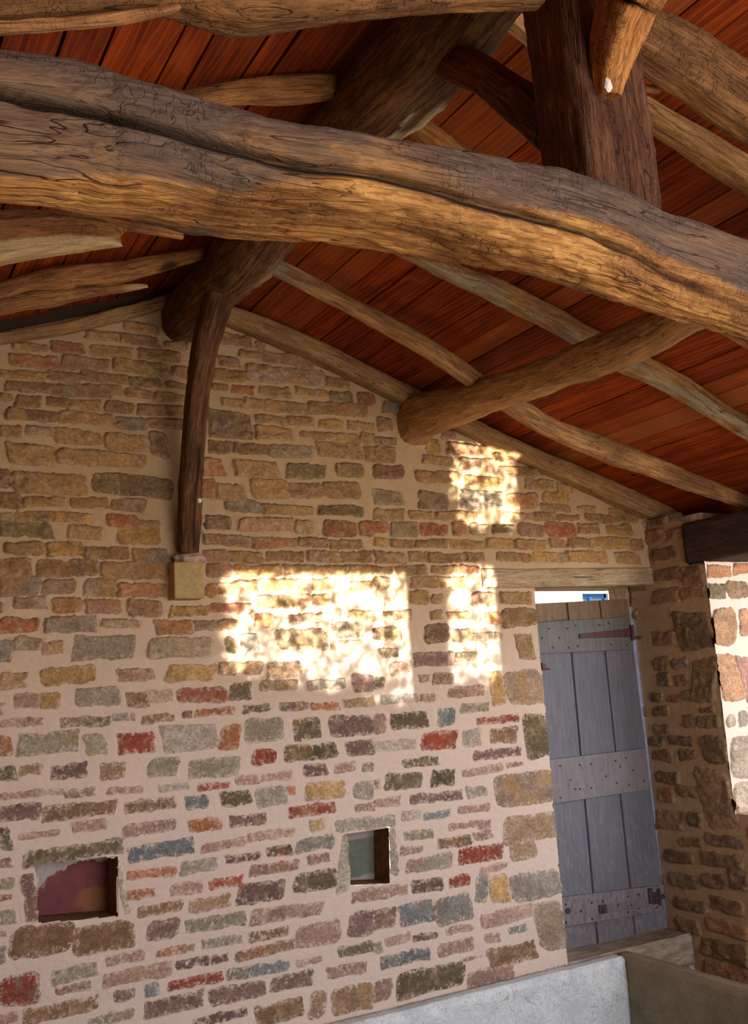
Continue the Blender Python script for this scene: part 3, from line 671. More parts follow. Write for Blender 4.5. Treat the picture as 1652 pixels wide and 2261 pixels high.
# ------------------------------------------------------------------ king post and its braces
def kp_disp(pos, q, th): return -.007*np.maximum(0, fbm(pos[..., 0]*55, pos[..., 1]*55, pos[..., 2]*2.2, 3, 12))-.004*(np.abs(vnoise(pos[..., 0]*90, pos[..., 1]*90, pos[..., 2]*1.5, 3)) < .1)
kp = timber('king_post', [(1.452,1.452,.90,.108,.082),(1.450,1.452,1.10,.108,.082),(1.440,1.45,1.3,.108,.082),(1.435,1.45,1.5,.108,.085),(1.43,1.45,1.86,.105,.085)],
            W_DRK, up=(0,1,0), sq=7, M=72, step=.012, lump=.02, rough=.004, seed=5, dispf=kp_disp)
tag(kp, 'thick dark square king post standing on the bent tie beam', 'post')
br = timber('brace', from_pairs([(1316,208,1368,222),(1308,165,1380,175),(1306,110,1402,118),(1316,50,1428,60),(1332,0,1453,0),(1365,-80,1500,-70)], 0, 1.405, .95, .95, level=False), W_BRA, up=(0,-1,.8), sq=4, M=48, step=.01, lump=.04, seed=8)
tag(br, 'orange brown brace rising from the face of the king post, white spot at its foot', 'brace')
m, t, b = new_mat('white_dropping'); b.inputs['Base Color'].default_value = srgb(225,215,200)+(1,); b.inputs['Roughness'].default_value = .9
WHT = m
def blob(name, c, r, sc, parent, seed=0, mat=WHT):
    import bmesh
    bm = bmesh.new(); bmesh.ops.create_icosphere(bm, subdivisions=4, radius=1)
    V = np.array([v.co[:] for v in bm.verts]); F = [tuple(v.index for v in f.verts) for f in bm.faces]; bm.free()
    d = 1+.35*fbm(V[:, 0]*2.2+seed, V[:, 1]*2.2, V[:, 2]*2.2, 3, seed)
    V = V*d[:, None]*r*np.array(sc)+np.array(c)
    return link(name, mesh_from(name, V, F, mat), parent)
c_ = P(1342, 188, 1, 1.315); blob('white_spot', c_, .0115, (.8, .55, 1.3), br, 3)
br2 = timber('brace', from_pairs([(1010,85,960,172),(1054,108,1000,190),(1100,138,1055,212),(1150,168,1105,250),(1205,200,1160,300),(1255,235,1215,345)], 0, 1.43, .85, .95, level=False), W_DRK, up=(1,0,0), sq=3, M=36, step=.012, lump=.05, seed=9)
tag(br2, 'dark curved brace between the ridge beam and the far side of the king post', 'brace')
# principal rafters in the truss plane
PY = 1.40
pr = timber('principal_rafter', from_pairs([(1380,-20,1372,120),(1451,15,1401,158),(1496,37,1451,190),(1551,65,1506,222),(1601,100,1551,258),(1652,135,1606,293)], 1, PY, .62, 1.0, None, (3.9, PY, .72)), W_PUR2, sq=4, M=60, step=.012, lump=.05, seed=14)
tag(pr, 'broad brown principal rafter with worm holes, running down right from the king post', 'beam')
def pl_rows():
    top = [(0,-60),(120,-62),(250,-66),(400,-75),(600,-72),(800,-66),(1000,-66),(1180,-64)]
    bot = [(0,52),(120,44),(250,34),(340,28),(400,18),(700,25),(1000,24),(1180,22)]
    return from_pairs([(a[0], a[1], b_[0], b_[1]) for a, b_ in zip(top, bot)], 1, PY, .7, 1.0, (-1.35, PY, .55))
prl = timber('principal_rafter', pl_rows(), W_PUR2, sq=4, M=56, step=.012, lump=.012, seed=18)
tag(prl, 'heavy brown principal rafter across the top of the picture, left of the king post', 'beam')
spl = timber('split_strip', from_pairs([(-20,44,-20,84),(60,42,60,78),(150,36,155,71),(230,28,240,64),(310,18,320,50),(390,8,400,22)], 1, PY-.06, .9, 1.1), W_LEFT, sq=3, M=28, step=.012, lump=.12, seed=16, parent=prl)
pg = timber('wooden_peg', from_pairs([(1398,180,1396,196),(1420,184,1416,203),(1440,188,1436,207),(1455,188,1452,209)], 1, 1.47, .9, .9), W_LEFT, sq=2.4, M=20, step=.004, lump=.06, rough=.001, seed=17)
tag(pg, 'short orange wooden peg sticking out behind the king post', 'peg')

# ------------------------------------------------------------------ ridge beam, wall strut and corbel
def rid_lit_tone(V, bc):  # light on the right side of the ridge, painted as a paler tone
    q = np.exp(-((V[:, 1]-2.15)/.22)**2)*(V[:, 0] > 1.42)+np.exp(-((V[:, 1]-3.35)/.12)**2)*.5*(V[:, 0] > 1.44)
    return np.clip(q*1.1*sstep(-.3, .3, fbm(V[:, 0]*20, V[:, 1]*6, V[:, 2]*20, 2, 3)), 0, .9)
ridge = timber('ridge_beam', [(1.385,4.20,1.745,.095,.115),(1.39,3.9,1.75,.10,.115),(1.40,3.6,1.75,.11,.12),(1.41,3.35,1.745,.118,.125),(1.40,3.0,1.76,.10,.11),(1.40,2.5,1.765,.105,.115),(1.41,2.2,1.75,.125,.13),
     (1.415,2.0,1.74,.12,.12),(1.42,1.75,1.765,.105,.11),(1.42,1.4,1.77,.105,.11),(1.41,.8,1.77,.11,.11),(1.41,-.2,1.77,.11,.11),(1.41,-1.15,1.77,.11,.11)], W_RID, sq=2.5, M=72, step=.014, lump=.10, rough=.006, seed=21, tonef=rid_lit_tone)
tag(ridge, 'gnarled dark ridge beam running from the gable wall to the king post', 'beam')
st = timber('strut', [(1.372,4.085,.645,.040,.040),(1.373,4.06,.76,.046,.045),(1.372,4.03,.92,.046,.046),(1.368,3.965,1.12,.045,.048),(1.364,3.88,1.32,.045,.05),(1.364,3.76,1.50,.050,.055),(1.372,3.64,1.62,.058,.06),(1.385,3.55,1.70,.068,.06)],
            W_STR, up=(0,-1,0), sq=4.5, M=60, step=.010, lump=.05, rough=.004, seed=23,
            tonef=lambda V, bc: (np.zeros(len(V)), .95*np.exp(-((V[:, 0]-1.380-.008*vnoise(V[:, 2]*9, V[:, 2]*0))/.0035)**2)*(V[:, 2] < 1.08)*(V[:, 2] > .66)))
tag(st, 'slender dark strut leaning from the stone corbel up to the ridge beam', 'strut')
for (x, y, r_, rowz) in ((467, 733, .009, 0), (441, 1105, .0095, 1)):
    yy = 3.80 if rowz == 0 else 4.01
    blob('white_spot', P(x, y, 1, yy-.06), r_, (1, .6, 1), st, 5+rowz)
# corbel
m, t, b = new_mat('corbel_stone'); pos = t.node('ShaderNodeNewGeometry').outputs['Position']; n = t.noise(pos, 40, 5, .6); n2 = t.noise(pos, 160, 2)
c = t.mix(t.mapr(n, .3, .7), srgb(184,156,102), srgb(160,130,80)); c = t.mix(t.mapr(n2, .64, .7, 0, .6), c, srgb(80,60,40))
t.l.new(c, b.inputs['Base Color']); b.inputs['Roughness'].default_value = .9; t.l.new(t.bump(n2, .4, .002), b.inputs['Normal'])
CORB = m
q = [P(384,1240,1,4.055), P(448,1240,1,4.055), P(449,1321,1,4.055), P(384,1321,1,4.055)]
x0, x1 = q[0][0], q[1][0]+.004; z1, z0 = q[0][2], q[2][2]
mb = MB()
pf = [(x0, 4.055, z1), (x1, 4.055, z1), (x1, 4.055, z0), (x0, 4.055, z0)]
mb.hexa(pf, (0, .10, 0)); co = mb.build('corbel', CORB, bevel=.006)
tag(co, 'smooth yellowish stone corbel set in the gable wall under the strut', 'corbel')
MORT = plaster('mortar_pad', srgb(190,158,132), srgb(160,126,100))
blob('mortar_pad', (1.383, 4.085, z1+.016), .072, (1.0, .62, .42), co, 9, MORT)

# ------------------------------------------------------------------ middle purlin
pur = timber('purlin', [(2.62,4.20,1.315,.10,.10)]+from_pairs([(952,866,915,968),(1010,848,990,947),(1070,830,1066,920),(1125,812,1136,900),(1175,794,1201,880),(1222,776,1251,858),(1270,756,1306,846),(1320,733,1366,825),(1372,712,1426,802),(1430,688,1486,768),(1480,655,1540,735)], 0, 2.62, .98, .98)+[(2.66,1.9,1.27,.10,.10),(2.66,1.3,1.27,.10,.10),(2.66,-1.1,1.27,.10,.10)],
             W_PUR, sq=2.6, M=72, step=.012, lump=.05, rough=.004, seed=31)
tag(pur, 'rounded pale brown purlin projecting from the gable wall across the right slope', 'beam')
lp = timber('purlin', [(.12,4.2,1.17,.10,.10),(.12,2.5,1.17,.1,.1),(.12,-1.1,1.17,.1,.1)], W_PUR, sq=2.6, M=36, step=.03, lump=.06, seed=33)
tag(lp, 'rounded purlin under the left slope beyond the edge of the picture', 'beam')

# ------------------------------------------------------------------ rafters, right slope
def slope_ext(rows, x):
    l = rows[-1]; s_ = -.335 if x > l[0] else .35
    return (x, l[1], l[2]+(x-l[0])*(-.335))
def rafter(name, pairs, yv, mat, label, seed, group=None, ext=None, ks=.8, ku=.95, sq=4, lump=.06, ext0=None, **k):
    rows = from_pairs(pairs, 1, yv, ks, ku)
    if ext0: rows.insert(0, tuple(ext0)+rows[0][3:])
    if ext: rows.append(tuple(slope_ext(rows, ext))+rows[-1][3:])
    o = timber(name, rows, mat, sq=sq, M=48, step=.013, lump=lump, rough=.003, seed=seed, **k)
    tag(o, label, 'rafter', group); return o
GR = 'rafters of the right roof slope'
rafter('rafter', [(430,632,420,690),(500,670,492,718),(600,705,585,757),(700,747,680,800),(800,797,775,842),(900,848,870,890),(960,878,930,922),(1051,925,1025,962),(1106,955,1080,988),(1206,1000,1180,1037),(1326,1050,1300,1092),(1426,1095,1400,1140),(1526,1140,1500,1160)],
       4.10, W_GAB, 'pale flat rafter lying against the right half of the gable wall', 41, GR, 4.7, ks=1.0, ku=1.0, lump=.03)
def tB(V, bc): return .7*sstep(1.9, 1.6, V[:, 0])*sstep(-.2, .3, fbm(V[:, 0]*10, V[:, 2]*30, None, 2, 3))
rafter('rafter', [(580,552,556,590),(650,585,625,622),(725,625,700,663),(780,652,760,690),(826,677,800,714),(916,725,880,758),(976,760,945,797),(1041,805,1010,842),(1110,855,1080,895),(1171,888,1130,925),(1226,925,1190,957),(1286,948,1251,985),(1376,977,1335,1022),(1451,1010,1415,1045),(1526,1042,1500,1078),(1601,1072,1580,1103),(1652,1095,1640,1125)],
       3.52, W_RAF, 'knotty round rafter next to the gable, passing behind the purlin to the wall plate', 43, GR, 4.7, tonef=tB, sq=2.8)
def tC(V, bc): return .85*sstep(.0, -.01, bc[:, 2])*sstep(-.35, .1, fbm(V[:, 0]*7, V[:, 2]*20, V[:, 1]*20, 2, 9))
rafter('rafter', [(905,532,860,552),(960,558,915,578),(1030,592,1000,628),(1091,610,1060,655),(1151,637,1120,687),(1241,685,1200,725),(1321,735,1275,762),(1385,770,1330,798),(1446,802,1395,824),(1491,817,1455,858),(1526,837,1500,884),(1596,887,1570,925),(1652,920,1635,965)],
       2.95, W_RAF, 'pale grey edged rafter coming out from under the middle of the tie beam', 45, GR, 4.7, tonef=tC)
rafter('rafter', [(895,210,860,258),(930,245,890,290),(962,270,925,315),(1020,318,985,360),(1100,372,1065,415),(1200,440,1165,480)],
       2.40, W_BRA, 'short visible stretch of brown rafter beside the ridge beam above the tie beam', 47, GR, 4.7)
rafter('rafter', [(1110,-5,1070,35),(1150,25,1111,62),(1200,58,1165,105),(1300,130,1262,176),(1408,203,1390,262),(1471,237,1440,298),(1551,282,1512,345),(1601,312,1575,388),(1652,345,1630,422)],
       1.86, W_PUR, 'two-toned rafter emerging right of the king post below the principal rafter', 49, GR, 4.7)

# ------------------------------------------------------------------ rafters, left slope
GL = 'rafters of the left roof slope'
rafter('rafter', [(0,735,0,762),(75,722,76,751),(150,709,152,740),(263,676,268,712),(335,660,345,690),(400,632,405,668)], 4.10, W_GAB,
       'flat rafter bedded on the left half of the gable wall', 51, GL, ks=1.0, ku=1.05, lump=.03, ext0=(-1.4, 4.10, .86))
def bark(V, bc):
    k = sstep(.05, .3, fbm(V[:, 0]*6, V[:, 2]*9, V[:, 1]*9, 3, 6))*(V[:, 0] > .78)*(V[:, 0] < 1.2)
    return np.zeros(len(V)), .8*k
rafter('rafter', [(0,624,0,664),(56,602,62,643),(124,584,130,643),(160,581,165,640),(192,579,194,637),(263,576,268,628),(338,563,345,606),(431,550,436,579),(480,535,485,560)], 3.60, W_LEFT,
       'knotted rafter with dark bark patches meeting the ridge beam from the left', 53, GL, sq=2.4, lump=.10, tonef=bark, ext0=(-1.4, 3.6, .92))
rafter('rafter', [(0,655,0,698),(60,640,62,686),(100,636,110,684),(135,634,143,674),(190,630,192,661),(260,626,263,650),(305,625,308,641),(324,628,326,636)], 3.72, W_LEFT,
       'split rafter offcut with a pale grey tip just below the bark covered one', 55, GL, sq=2.6, lump=.10, tonef=lambda V, bc: .9*sstep(.98, 1.06, V[:, 0]), ext0=(-1.4, 3.72, .92), ragged=(0, .02))
def t3(V, bc): return .9*sstep(-.012, -.022, bc[:, 2]+.006*fbm(V[:, 0]*6, V[:, 0]*0, None, 2, 1))
rafter('rafter', [(-60,486,-60,600),(0,482,0,585),(60,478,65,575),(113,476,118,566),(160,476,165,559),(205,482,212,553),(240,488,246,551),(268,500,262,547)], 2.95, W_LEFT,
       'wide pale rafter with a ragged broken end hanging just below the tie beam', 57, GL, sq=4, ks=.55, tonef=t3, ext0=(-1.4, 2.95, .90), ragged=(0, .03), lump=.04)
rafter('rafter', [(0,462,0,500),(100,462,105,496),(200,470,205,505),(300,490,305,515),(400,505,405,530)], 3.02, W_LEFT,
       'thin dark rafter lying over the broken ended one', 59, GL, sq=3, ext0=(-1.4, 3.02, 1.0))
rafter('rafter', [(380,205,395,262),(470,186,480,240),(530,173,545,232),(600,164,612,235),(665,160,676,231),(712,160,716,225),(745,166,742,219)], 2.38, W_LEFT,
       'split rafter stub with a pale knotty end above the tie beam', 61, GL, sq=2.8, lump=.12, ext0=(-1.4, 2.38, .92), ragged=(0, .03))

# ------------------------------------------------------------------ wall plate and door lintel
wp = timber('wall_plate', [(RX+.17, y, .700, .19, .118) for y in (3.845, 3.6, 3.2, 2.6, 1.8, .8, -.4, -1.15)], W_PLT, sq=12, M=64, step=.02, lump=.012, rough=.002, seed=71, up=(0,0,1))
tag(wp, 'dark squared wall plate beam over the opening of the right wall', 'beam')
ql = [P(1062,1252,1,4.13), P(1437,1250,1,4.13), P(1437,1294,1,4.13), P(1062,1300,1,4.13)]
li = timber('lintel', [(ql[0][0]+.0, 4.184, .540, .064, .052), (3.2, 4.184, .540, .064, .052), (3.6, 4.184, .547, .064, .052), (3.9, 4.184, .552, .064, .053), (4.20, 4.184, .556, .064, .052)],
            W_LIN, sq=9, M=64, step=.012, lump=.02, rough=.0015, seed=73)
tag(li, 'weathered pale timber lintel over the small blue grey door', 'lintel')
print('lintel z', [tuple(np.round(p, 3)) for p in ql])

# ------------------------------------------------------------------ board ceiling
def board_mat():
    m, t, b = new_mat('stained_boards'); bc = t.attr('bc', 'Vector'); hue = t.attr('tone')
    n1 = t.noise(t.scale(bc, (28, 2.4, 28)), 1, 5, .6, .8); n2 = t.noise(t.scale(bc, (7, 2.2, 7)), 1, 3, .6, .6)
    w = t.node('ShaderNodeTexWave', wave_type='RINGS', rings_direction='SPHERICAL'); t.l.new(t.scale(bc, (9, 1.6, 9)), w.inputs['Vector'])
    w.inputs['Scale'].default_value = 1.6; w.inputs['Distortion'].default_value = 7; w.inputs['Detail'].default_value = 3; w.inputs['Detail Scale'].default_value = .8
    c = t.mix(t.mapr(n1, .35, .65), srgb(112,38,10), srgb(166,68,18))
    c = t.mix(t.m('MULTIPLY', t.mapr(w.outputs['Fac'], .78, 1), .35), c, srgb(206,104,40))
    c = t.mix(t.mapr(n2, .6, .78, 0, .5), c, srgb(214,112,44))
    c = t.mix(t.mapr(hue, 0, .5, .45, 0), c, srgb(70,28,16)); c = t.mix(t.mapr(hue, .8, 1, 0, .5), c, srgb(176,112,62))
    vk = t.voro(t.scale(bc, (4.5, 1.8, 4.5)), 1); c = t.mix(t.mapr(vk, .035, .06, .85, 0), c, srgb(52,22,12))
    t.l.new(c, b.inputs['Base Color']); b.inputs['Roughness'].default_value = .75; b.inputs['Specular IOR Level'].default_value = .12
    t.l.new(t.bump(t.m('ADD', n1, t.m('MULTIPLY', w.outputs['Fac'], .2)), .35, .003), b.inputs['Normal']); return m
BM = board_mat()
def boards(name, cuts, side):
    V = []; F = []; BC = []; TN = []
    sl = -.335 if side > 0 else .35
    for i in range(len(cuts)-1):
        a, b_ = cuts[i], cuts[i+1]; g = .0030 if side > 0 else (.0020, .0060)[i % 2]
        a += g*rng.uniform(.5, 1.4); b_ -= g*rng.uniform(.5, 1.4); dz = rng.uniform(-.003, .003); tn = rng.uniform(0, 1); s_ = rng.uniform(0, 50)
        ys = np.linspace(-1.25, 4.20, 60)
        n0 = len(V)
        for y in ys:
            w1, w2 = .0015*math.sin(y*3+s_), .0015*math.sin(y*2.3+s_*2)
            for x, up in ((a+w1, 0), (b_+w2, 0), (b_+w2, .022), (a+w1, .022)):
                z = (1.754-.335*(x-1.607) if side > 0 else 1.531+.35*(x-.592))+BO+dz+up+.002*math.sin(y*1.7+s_)
                V.append((x, y, z)); BC.append((x+s_, y+s_*1.37, up)); TN.append(tn)
        for j in range(len(ys)-1):
            for k in range(4): F.append((n0+j*4+k, n0+(j+1)*4+k, n0+(j+1)*4+(k+1) % 4, n0+j*4+(k+1) % 4))
        F.append((n0, n0+1, n0+2, n0+3)); e = n0+(len(ys)-1)*4; F.append((e+3, e+2, e+1, e))
    me = mesh_from(name, V, F, BM, False); vattr(me, 'bc', BC); fattr(me, 'tone', TN); fattr(me, 'dark', np.zeros(len(V)))
    return link(name, me)
cr = [RIDGE_X+.02, 1.58, 1.715, 1.852, 1.955, 2.065, 2.185, 2.30, 2.405, 2.541]
while cr[-1] < 4.9: cr.append(cr[-1]+float(rng.choice([.10, .115, .125, .135, .15])))
cl = [RIDGE_X+.02, 1.27, 1.088, .997, .838, .743, .563, .44]
while cl[-1] > -1.8: cl.append(cl[-1]-float(rng.choice([.10, .12, .135])))
o = boards('ceiling', cr, 1); tag(o, 'red brown stained plank ceiling of the right roof slope', kind='structure')
o = boards('ceiling', cl[::-1], -1); tag(o, 'red brown stained plank ceiling of the left roof slope', kind='structure')
# shade strips over the gable, then roof covering above the boards
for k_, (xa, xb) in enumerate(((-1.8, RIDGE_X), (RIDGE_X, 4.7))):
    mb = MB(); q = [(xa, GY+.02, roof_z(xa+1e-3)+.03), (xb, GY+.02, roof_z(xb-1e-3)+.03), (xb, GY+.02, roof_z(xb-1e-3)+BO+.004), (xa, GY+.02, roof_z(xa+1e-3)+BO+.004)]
    mb.hexa(q, (0, .06, 0)); me_ = mb.build('shade_strip_%d' % (k_+1), W_PLT); tag(me_, kind='structure')  # dark strip standing in for the shade between gable and boards
m, t, b = new_mat('roof_underlay'); b.inputs['Base Color'].default_value = (.006,.004,.003,1); b.inputs['Roughness'].default_value = 1
mb = MB()
zr = roof_z(1.44)+BO+.04
mb.hexa([(1.42,-1.3,roof_z(1.44)+BO+.03),(4.95,-1.3,roof_z(4.95)+BO+.03),(4.95,4.75,roof_z(4.95)+BO+.03),(1.42,4.75,roof_z(1.44)+BO+.03)], (0,0,.06))
mb.hexa([(-1.85,-1.3,roof_z(-1.85)+BO+.03),(1.42,-1.3,roof_z(1.40)+BO+.03),(1.42,4.75,roof_z(1.40)+BO+.03),(-1.85,4.75,roof_z(-1.85)+BO+.03)], (0,0,.06))
o = mb.build('roof', m); tag(o, kind='structure')
# ------------------------------------------------------------------ door
DY = 4.30
def paint(name, c1, c2, worn, wear=.5, k=1.0):
    m, t, b = new_mat(name); pos = t.node('ShaderNodeNewGeometry').outputs['Position']
    n1 = t.noise(t.scale(pos, (60, 60, 5)), 1, 5, .65, .3); n2 = t.noise(pos, 9, 5, .6); n3 = t.noise(t.scale(pos, (40, 40, 16)), 1, 5, .75, .6)
    s = t.node('ShaderNodeSeparateXYZ'); t.l.new(pos, s.inputs[0])
    low = t.mapr(s.outputs[2], -.4, -1.35, 0, 1)
    c = t.mix(t.mapr(n1, .35, .65), c1, c2); c = t.mix(t.mapr(n2, .4, .7, 0, .4), c, tuple(x*.6 for x in c1))
    wv = t.m('ADD', n3, t.m('MULTIPLY', low, .09*k))
    c = t.mix(t.mapr(wv, .66-.1*wear, .72-.08*wear, 0, .8), c, worn)
    t.l.new(c, b.inputs['Base Color']); b.inputs['Roughness'].default_value = .7
    t.l.new(t.bump(t.m('ADD', n1, n3), .3, .002), b.inputs['Normal']); return m
PB = paint('blue_grey_paint', srgb(110,107,112), srgb(90,88,96), srgb(132,112,98), .6)
PT = paint('grey_batten_paint', srgb(112,108,102), srgb(90,88,84), srgb(126,108,92), .4)
PM = paint('worn_batten', srgb(128,118,118), srgb(112,102,104), srgb(84,78,84), .7)
RAW = paint('bare_board_tops', srgb(138,108,78), srgb(108,80,56), srgb(80,60,44), .8)
RUST = paint('rusty_iron', srgb(96,58,46), srgb(70,44,38), srgb(120,70,44), .6)
DKI = paint('dark_iron', srgb(64,48,50), srgb(44,34,36), srgb(90,58,44), .4)
door = empty('door_1', (3.75, DY, -1.4)); tag(door, 'narrow ledged plank door with worn blue grey paint, left short at the top', kind='structure')
def dp(b_, *a): o = b_.build(*a[:2], parent=None, bevel=a[2] if len(a) > 2 else .0015); o.parent = door; o.matrix_parent_inverse = Matrix.Translation(-Vector(door.location)); return o
def line(pts, y):   # x on a gap polyline at image height y
    a = np.array(pts, float); return np.interp(y, a[:, 1], a[:, 0])
gl0 = [(1175,1330),(1240,2110)]
g1 = [(1198,1332),(1208,1460),(1216,1665)]
g1b = [(1252,1330),(1262,1440),(1281,1668),(1287,1760),(1310,1970),(1321,2085)]
g2 = [(1324,1325),(1336,1440),(1361,1660),(1372,1752),(1393,1960),(1404,2066)]
gr = [(1388,1323),(1477,2057)]
def topy(x): return np.interp(x, [1185, 1388], [1333, 1322])
def boty(x): return np.interp(x, [1175, 1250, 1477], [2110, 2097, 2057])
edges = [gl0, g1b, g2, gr]
for i in range(3):
    L_, R__ = edges[i], edges[i+1]
    y0, y1 = 1326, 2080
    for mat, ya, yb, nm in ((RAW, None, 1376, 'board_top'), (PB, 1376, None, 'board')):
        xa0 = line(L_, ya or y0)+2.2; xb0 = line(R__, ya or y0)-2.2; xa1 = line(L_, yb or y1)+2.2; xb1 = line(R__, yb or y1)-2.2
        q = [P(xa0, ya or topy(xa0), 1, DY), P(xb0, ya or topy(xb0), 1, DY), P(xb1, yb or boty(xb1), 1, DY), P(xa1, yb or boty(xa1), 1, DY)]
        # follow the slightly slanted foot of the ledge
        if yb: q[2] = P(xb1, 1366, 1, DY); q[3] = P(xa1, 1377, 1, DY)
        if ya: q[0] = P(xa0, 1377, 1, DY); q[1] = P(xb0, 1366, 1, DY)
        mb = MB(); mb.hexa(q, (0, .028, 0)); dp(mb, 'plank', mat, .003)
    # dark backing inside the gaps
mb = MB()
for g in (g1b, g2):
    q = [P(line(g, 1330)-3, 1332, 1, DY+.02), P(line(g, 1330)+3, 1332, 1, DY+.02), P(line(g, 2070)+3, 2072, 1, DY+.02), P(line(g, 2070)-3, 2076, 1, DY+.02)]
    mb.hexa(q, (0, .03, 0))
dk, t, b = new_mat('dark_gap'); b.inputs['Base Color'].default_value = srgb(84,52,34)+(1,); dp(mb, 'backing', dk, 0)
def ledge(q, mat, th=.022, nm='ledge'):
    mb = MB(); qq = [P(x, y, 1, DY-th) for x, y in q]; mb.hexa(qq, (0, th-.001, 0)); return dp(mb, nm, mat, .003)
ledge([(1183,1374),(1386,1362),(1398,1434),(1190,1444)], PT)
ledge([(1205,1679),(1424,1652),(1438,1743),(1214,1776)], PM)
ledge([(1236,1982),(1456,1955),(1464,2012),(1242,2048)], PM, .02)
ledge([(1335,1997),(1440,1981),(1443,2001),(1340,2016)], PB, .0215, 'hinge_plate')
# strap hinge with pintle
def strap(q, th, mat, nm, y0=DY-.022):
    mb = MB(); qq = [P(x, y, 1, y0-th) for x, y in q]; mb.hexa(qq, (0, th, 0)); return dp(mb, nm, mat, .002)
h1 = strap([(1280,1400),(1370,1390),(1392,1385),(1392,1405),(1370,1409),(1280,1408)][:1]+[(1394,1387),(1394,1406),(1280,1410)], .006, RUST, 'strap_hinge')
mb = MB(); c_ = P(1397, 1397, 1, DY-.034); mb.cyl((c_[0], c_[1], c_[2]-.045), (0,0,1), .011, .09, 16); mb.cyl((c_[0], c_[1], c_[2]-.03), (1,0,0), .009, .055, 12)
mb.cyl(P(1283,1405,1,DY-.028), (0,-1,0), .012, .004, 16); mb.cyl(P(1384,1402,1,DY-.028), (0,-1,0), .009, .006, 12, 1); dp(mb, 'hinge_pin', RUST, 0)
mb = MB(); mb.cyl(P(1436,1980,1,DY-.02)-np.array([0,0,.035]), (0,0,1), .016, .08, 16); c_ = P(1440,1985,1,DY-.024); mb.cyl(c_, (1,0,0), .012, .09, 12); mb.cyl(c_+np.array([.055,0,-.04]), (0,0,1), .011, .085, 12)
qq = [P(x, y, 1, DY-.026) for x, y in ((1440,1972),(1456,1968),(1458,1994),(1442,1998))]; mb.hexa(qq, (0, .006, 0)); dp(mb, 'hinge_pin', DKI, 0)
mb = MB(); qq = [P(x, y, 1, DY-.026) for x, y in ((1323,1999),(1340,1997),(1342,2016),(1325,2019))]; mb.hexa(qq, (0, .006, 0)); mb.cyl(P(1331,2013,1,DY-.026), (0,-1,0), .008, .01, 12, 1); dp(mb, 'hinge_plate', DKI, .001)
mb = MB(); qq = [P(x, y, 1, DY-.01) for x, y in ((1197,1463),(1206,1466),(1207,1480),(1199,1478))]; mb.hexa(qq, (0, .01, 0)); mb.cyl(P(1198,1478,1,DY-.008), (1,0,0), .006, .05, 10); dp(mb, 'latch', RUST, .001)
mb = MB(); mb.cyl(P(1254,2011,1,DY-.02), (0,-1,0), .016, .008, 14, 1); dp(mb, 'lock_plate', DKI, 0)
nails = [(1213,1388),(1252,1388),(1271,1381),(1323,1380),(1344,1376),(1197,1409),(1235,1408),(1220,1430),(1256,1430),(1276,1427),(1350,1423),(1384,1424),
 (1237,1691),(1280,1689),(1305,1687),(1359,1680),(1382,1673),(1260,1722),(1338,1714),(1362,1729),(1370,1693),(1398,1701),(1389,1733),(1422,1724),(1270,1742),(1281,1742),(1306,1740),(1238,1761),
 (1250,1997),(1307,1993),(1331,1990),(1386,1980),(1411,1975),(1283,2012),(1308,2029),(1250,2037),(1411,2006),(1452,2003),(1365,1998),(1394,1998),(1387,2014)]
mb = MB()
for x, y in nails: mb.cyl(P(x, y, 1, DY-.0215), (0,-1,0), .0062, .003, 10, 1)
o = dp(mb, 'nail_heads', DKI, 0)
# threshold
m, t, b = new_mat('sill_stone'); pos = t.node('ShaderNodeNewGeometry').outputs['Position']; n = t.noise(t.scale(pos, (8, 30, 30)), 1, 5, .65)
c = t.mix(t.mapr(n, .35, .65), srgb(176,160,140), srgb(122,100,76)); t.l.new(c, b.inputs['Base Color']); b.inputs['Roughness'].default_value = .7; t.l.new(t.bump(n, .5, .006), b.inputs['Normal'])
def slab(name, x0, x1, y0, y1, z0, z1, mat, seed, res=.03, amp=.006, parent=None):
    """block with worn, uneven faces"""
    import bmesh
    bm = bmesh.new(); bmesh.ops.create_cube(bm, size=1)
    for v in bm.verts: v.co = Vector(((x0+x1)/2+v.co.x*(x1-x0), (y0+y1)/2+v.co.y*(y1-y0), (z0+z1)/2+v.co.z*(z1-z0)))
    mx = max(x1-x0, y1-y0, z1-z0)
    bmesh.ops.bevel(bm, geom=bm.edges[:], offset=.010, segments=2, affect='EDGES')
    for it in range(7):
        ed = [e for e in bm.edges if e.calc_length() > res]
        if not ed: break
        bmesh.ops.subdivide_edges(bm, edges=ed, cuts=1, use_grid_fill=True)
    bmesh.ops.triangulate(bm, faces=[f for f in bm.faces if len(f.verts) > 4])
    V = np.array([v.co[:] for v in bm.verts]); N = np.array([v.normal[:] for v in bm.verts])
    d = amp*fbm(V[:, 0]*6+seed, V[:, 1]*6, V[:, 2]*6, 3, seed)+amp*.4*fbm(V[:, 0]*30, V[:, 1]*30, V[:, 2]*30, 2, seed+3)
    V = V+N*d[:, None]
    F = [tuple(v.index for v in f.verts) for f in bm.faces]; bm.free()
    return link(name, mesh_from(name, V, F, mat), parent)
th = slab('threshold', 3.30, 4.172, 4.115, 4.50, -1.56, -1.402, m, 5, amp=.004); tag(th, 'worn stone threshold below the door', 'threshold')

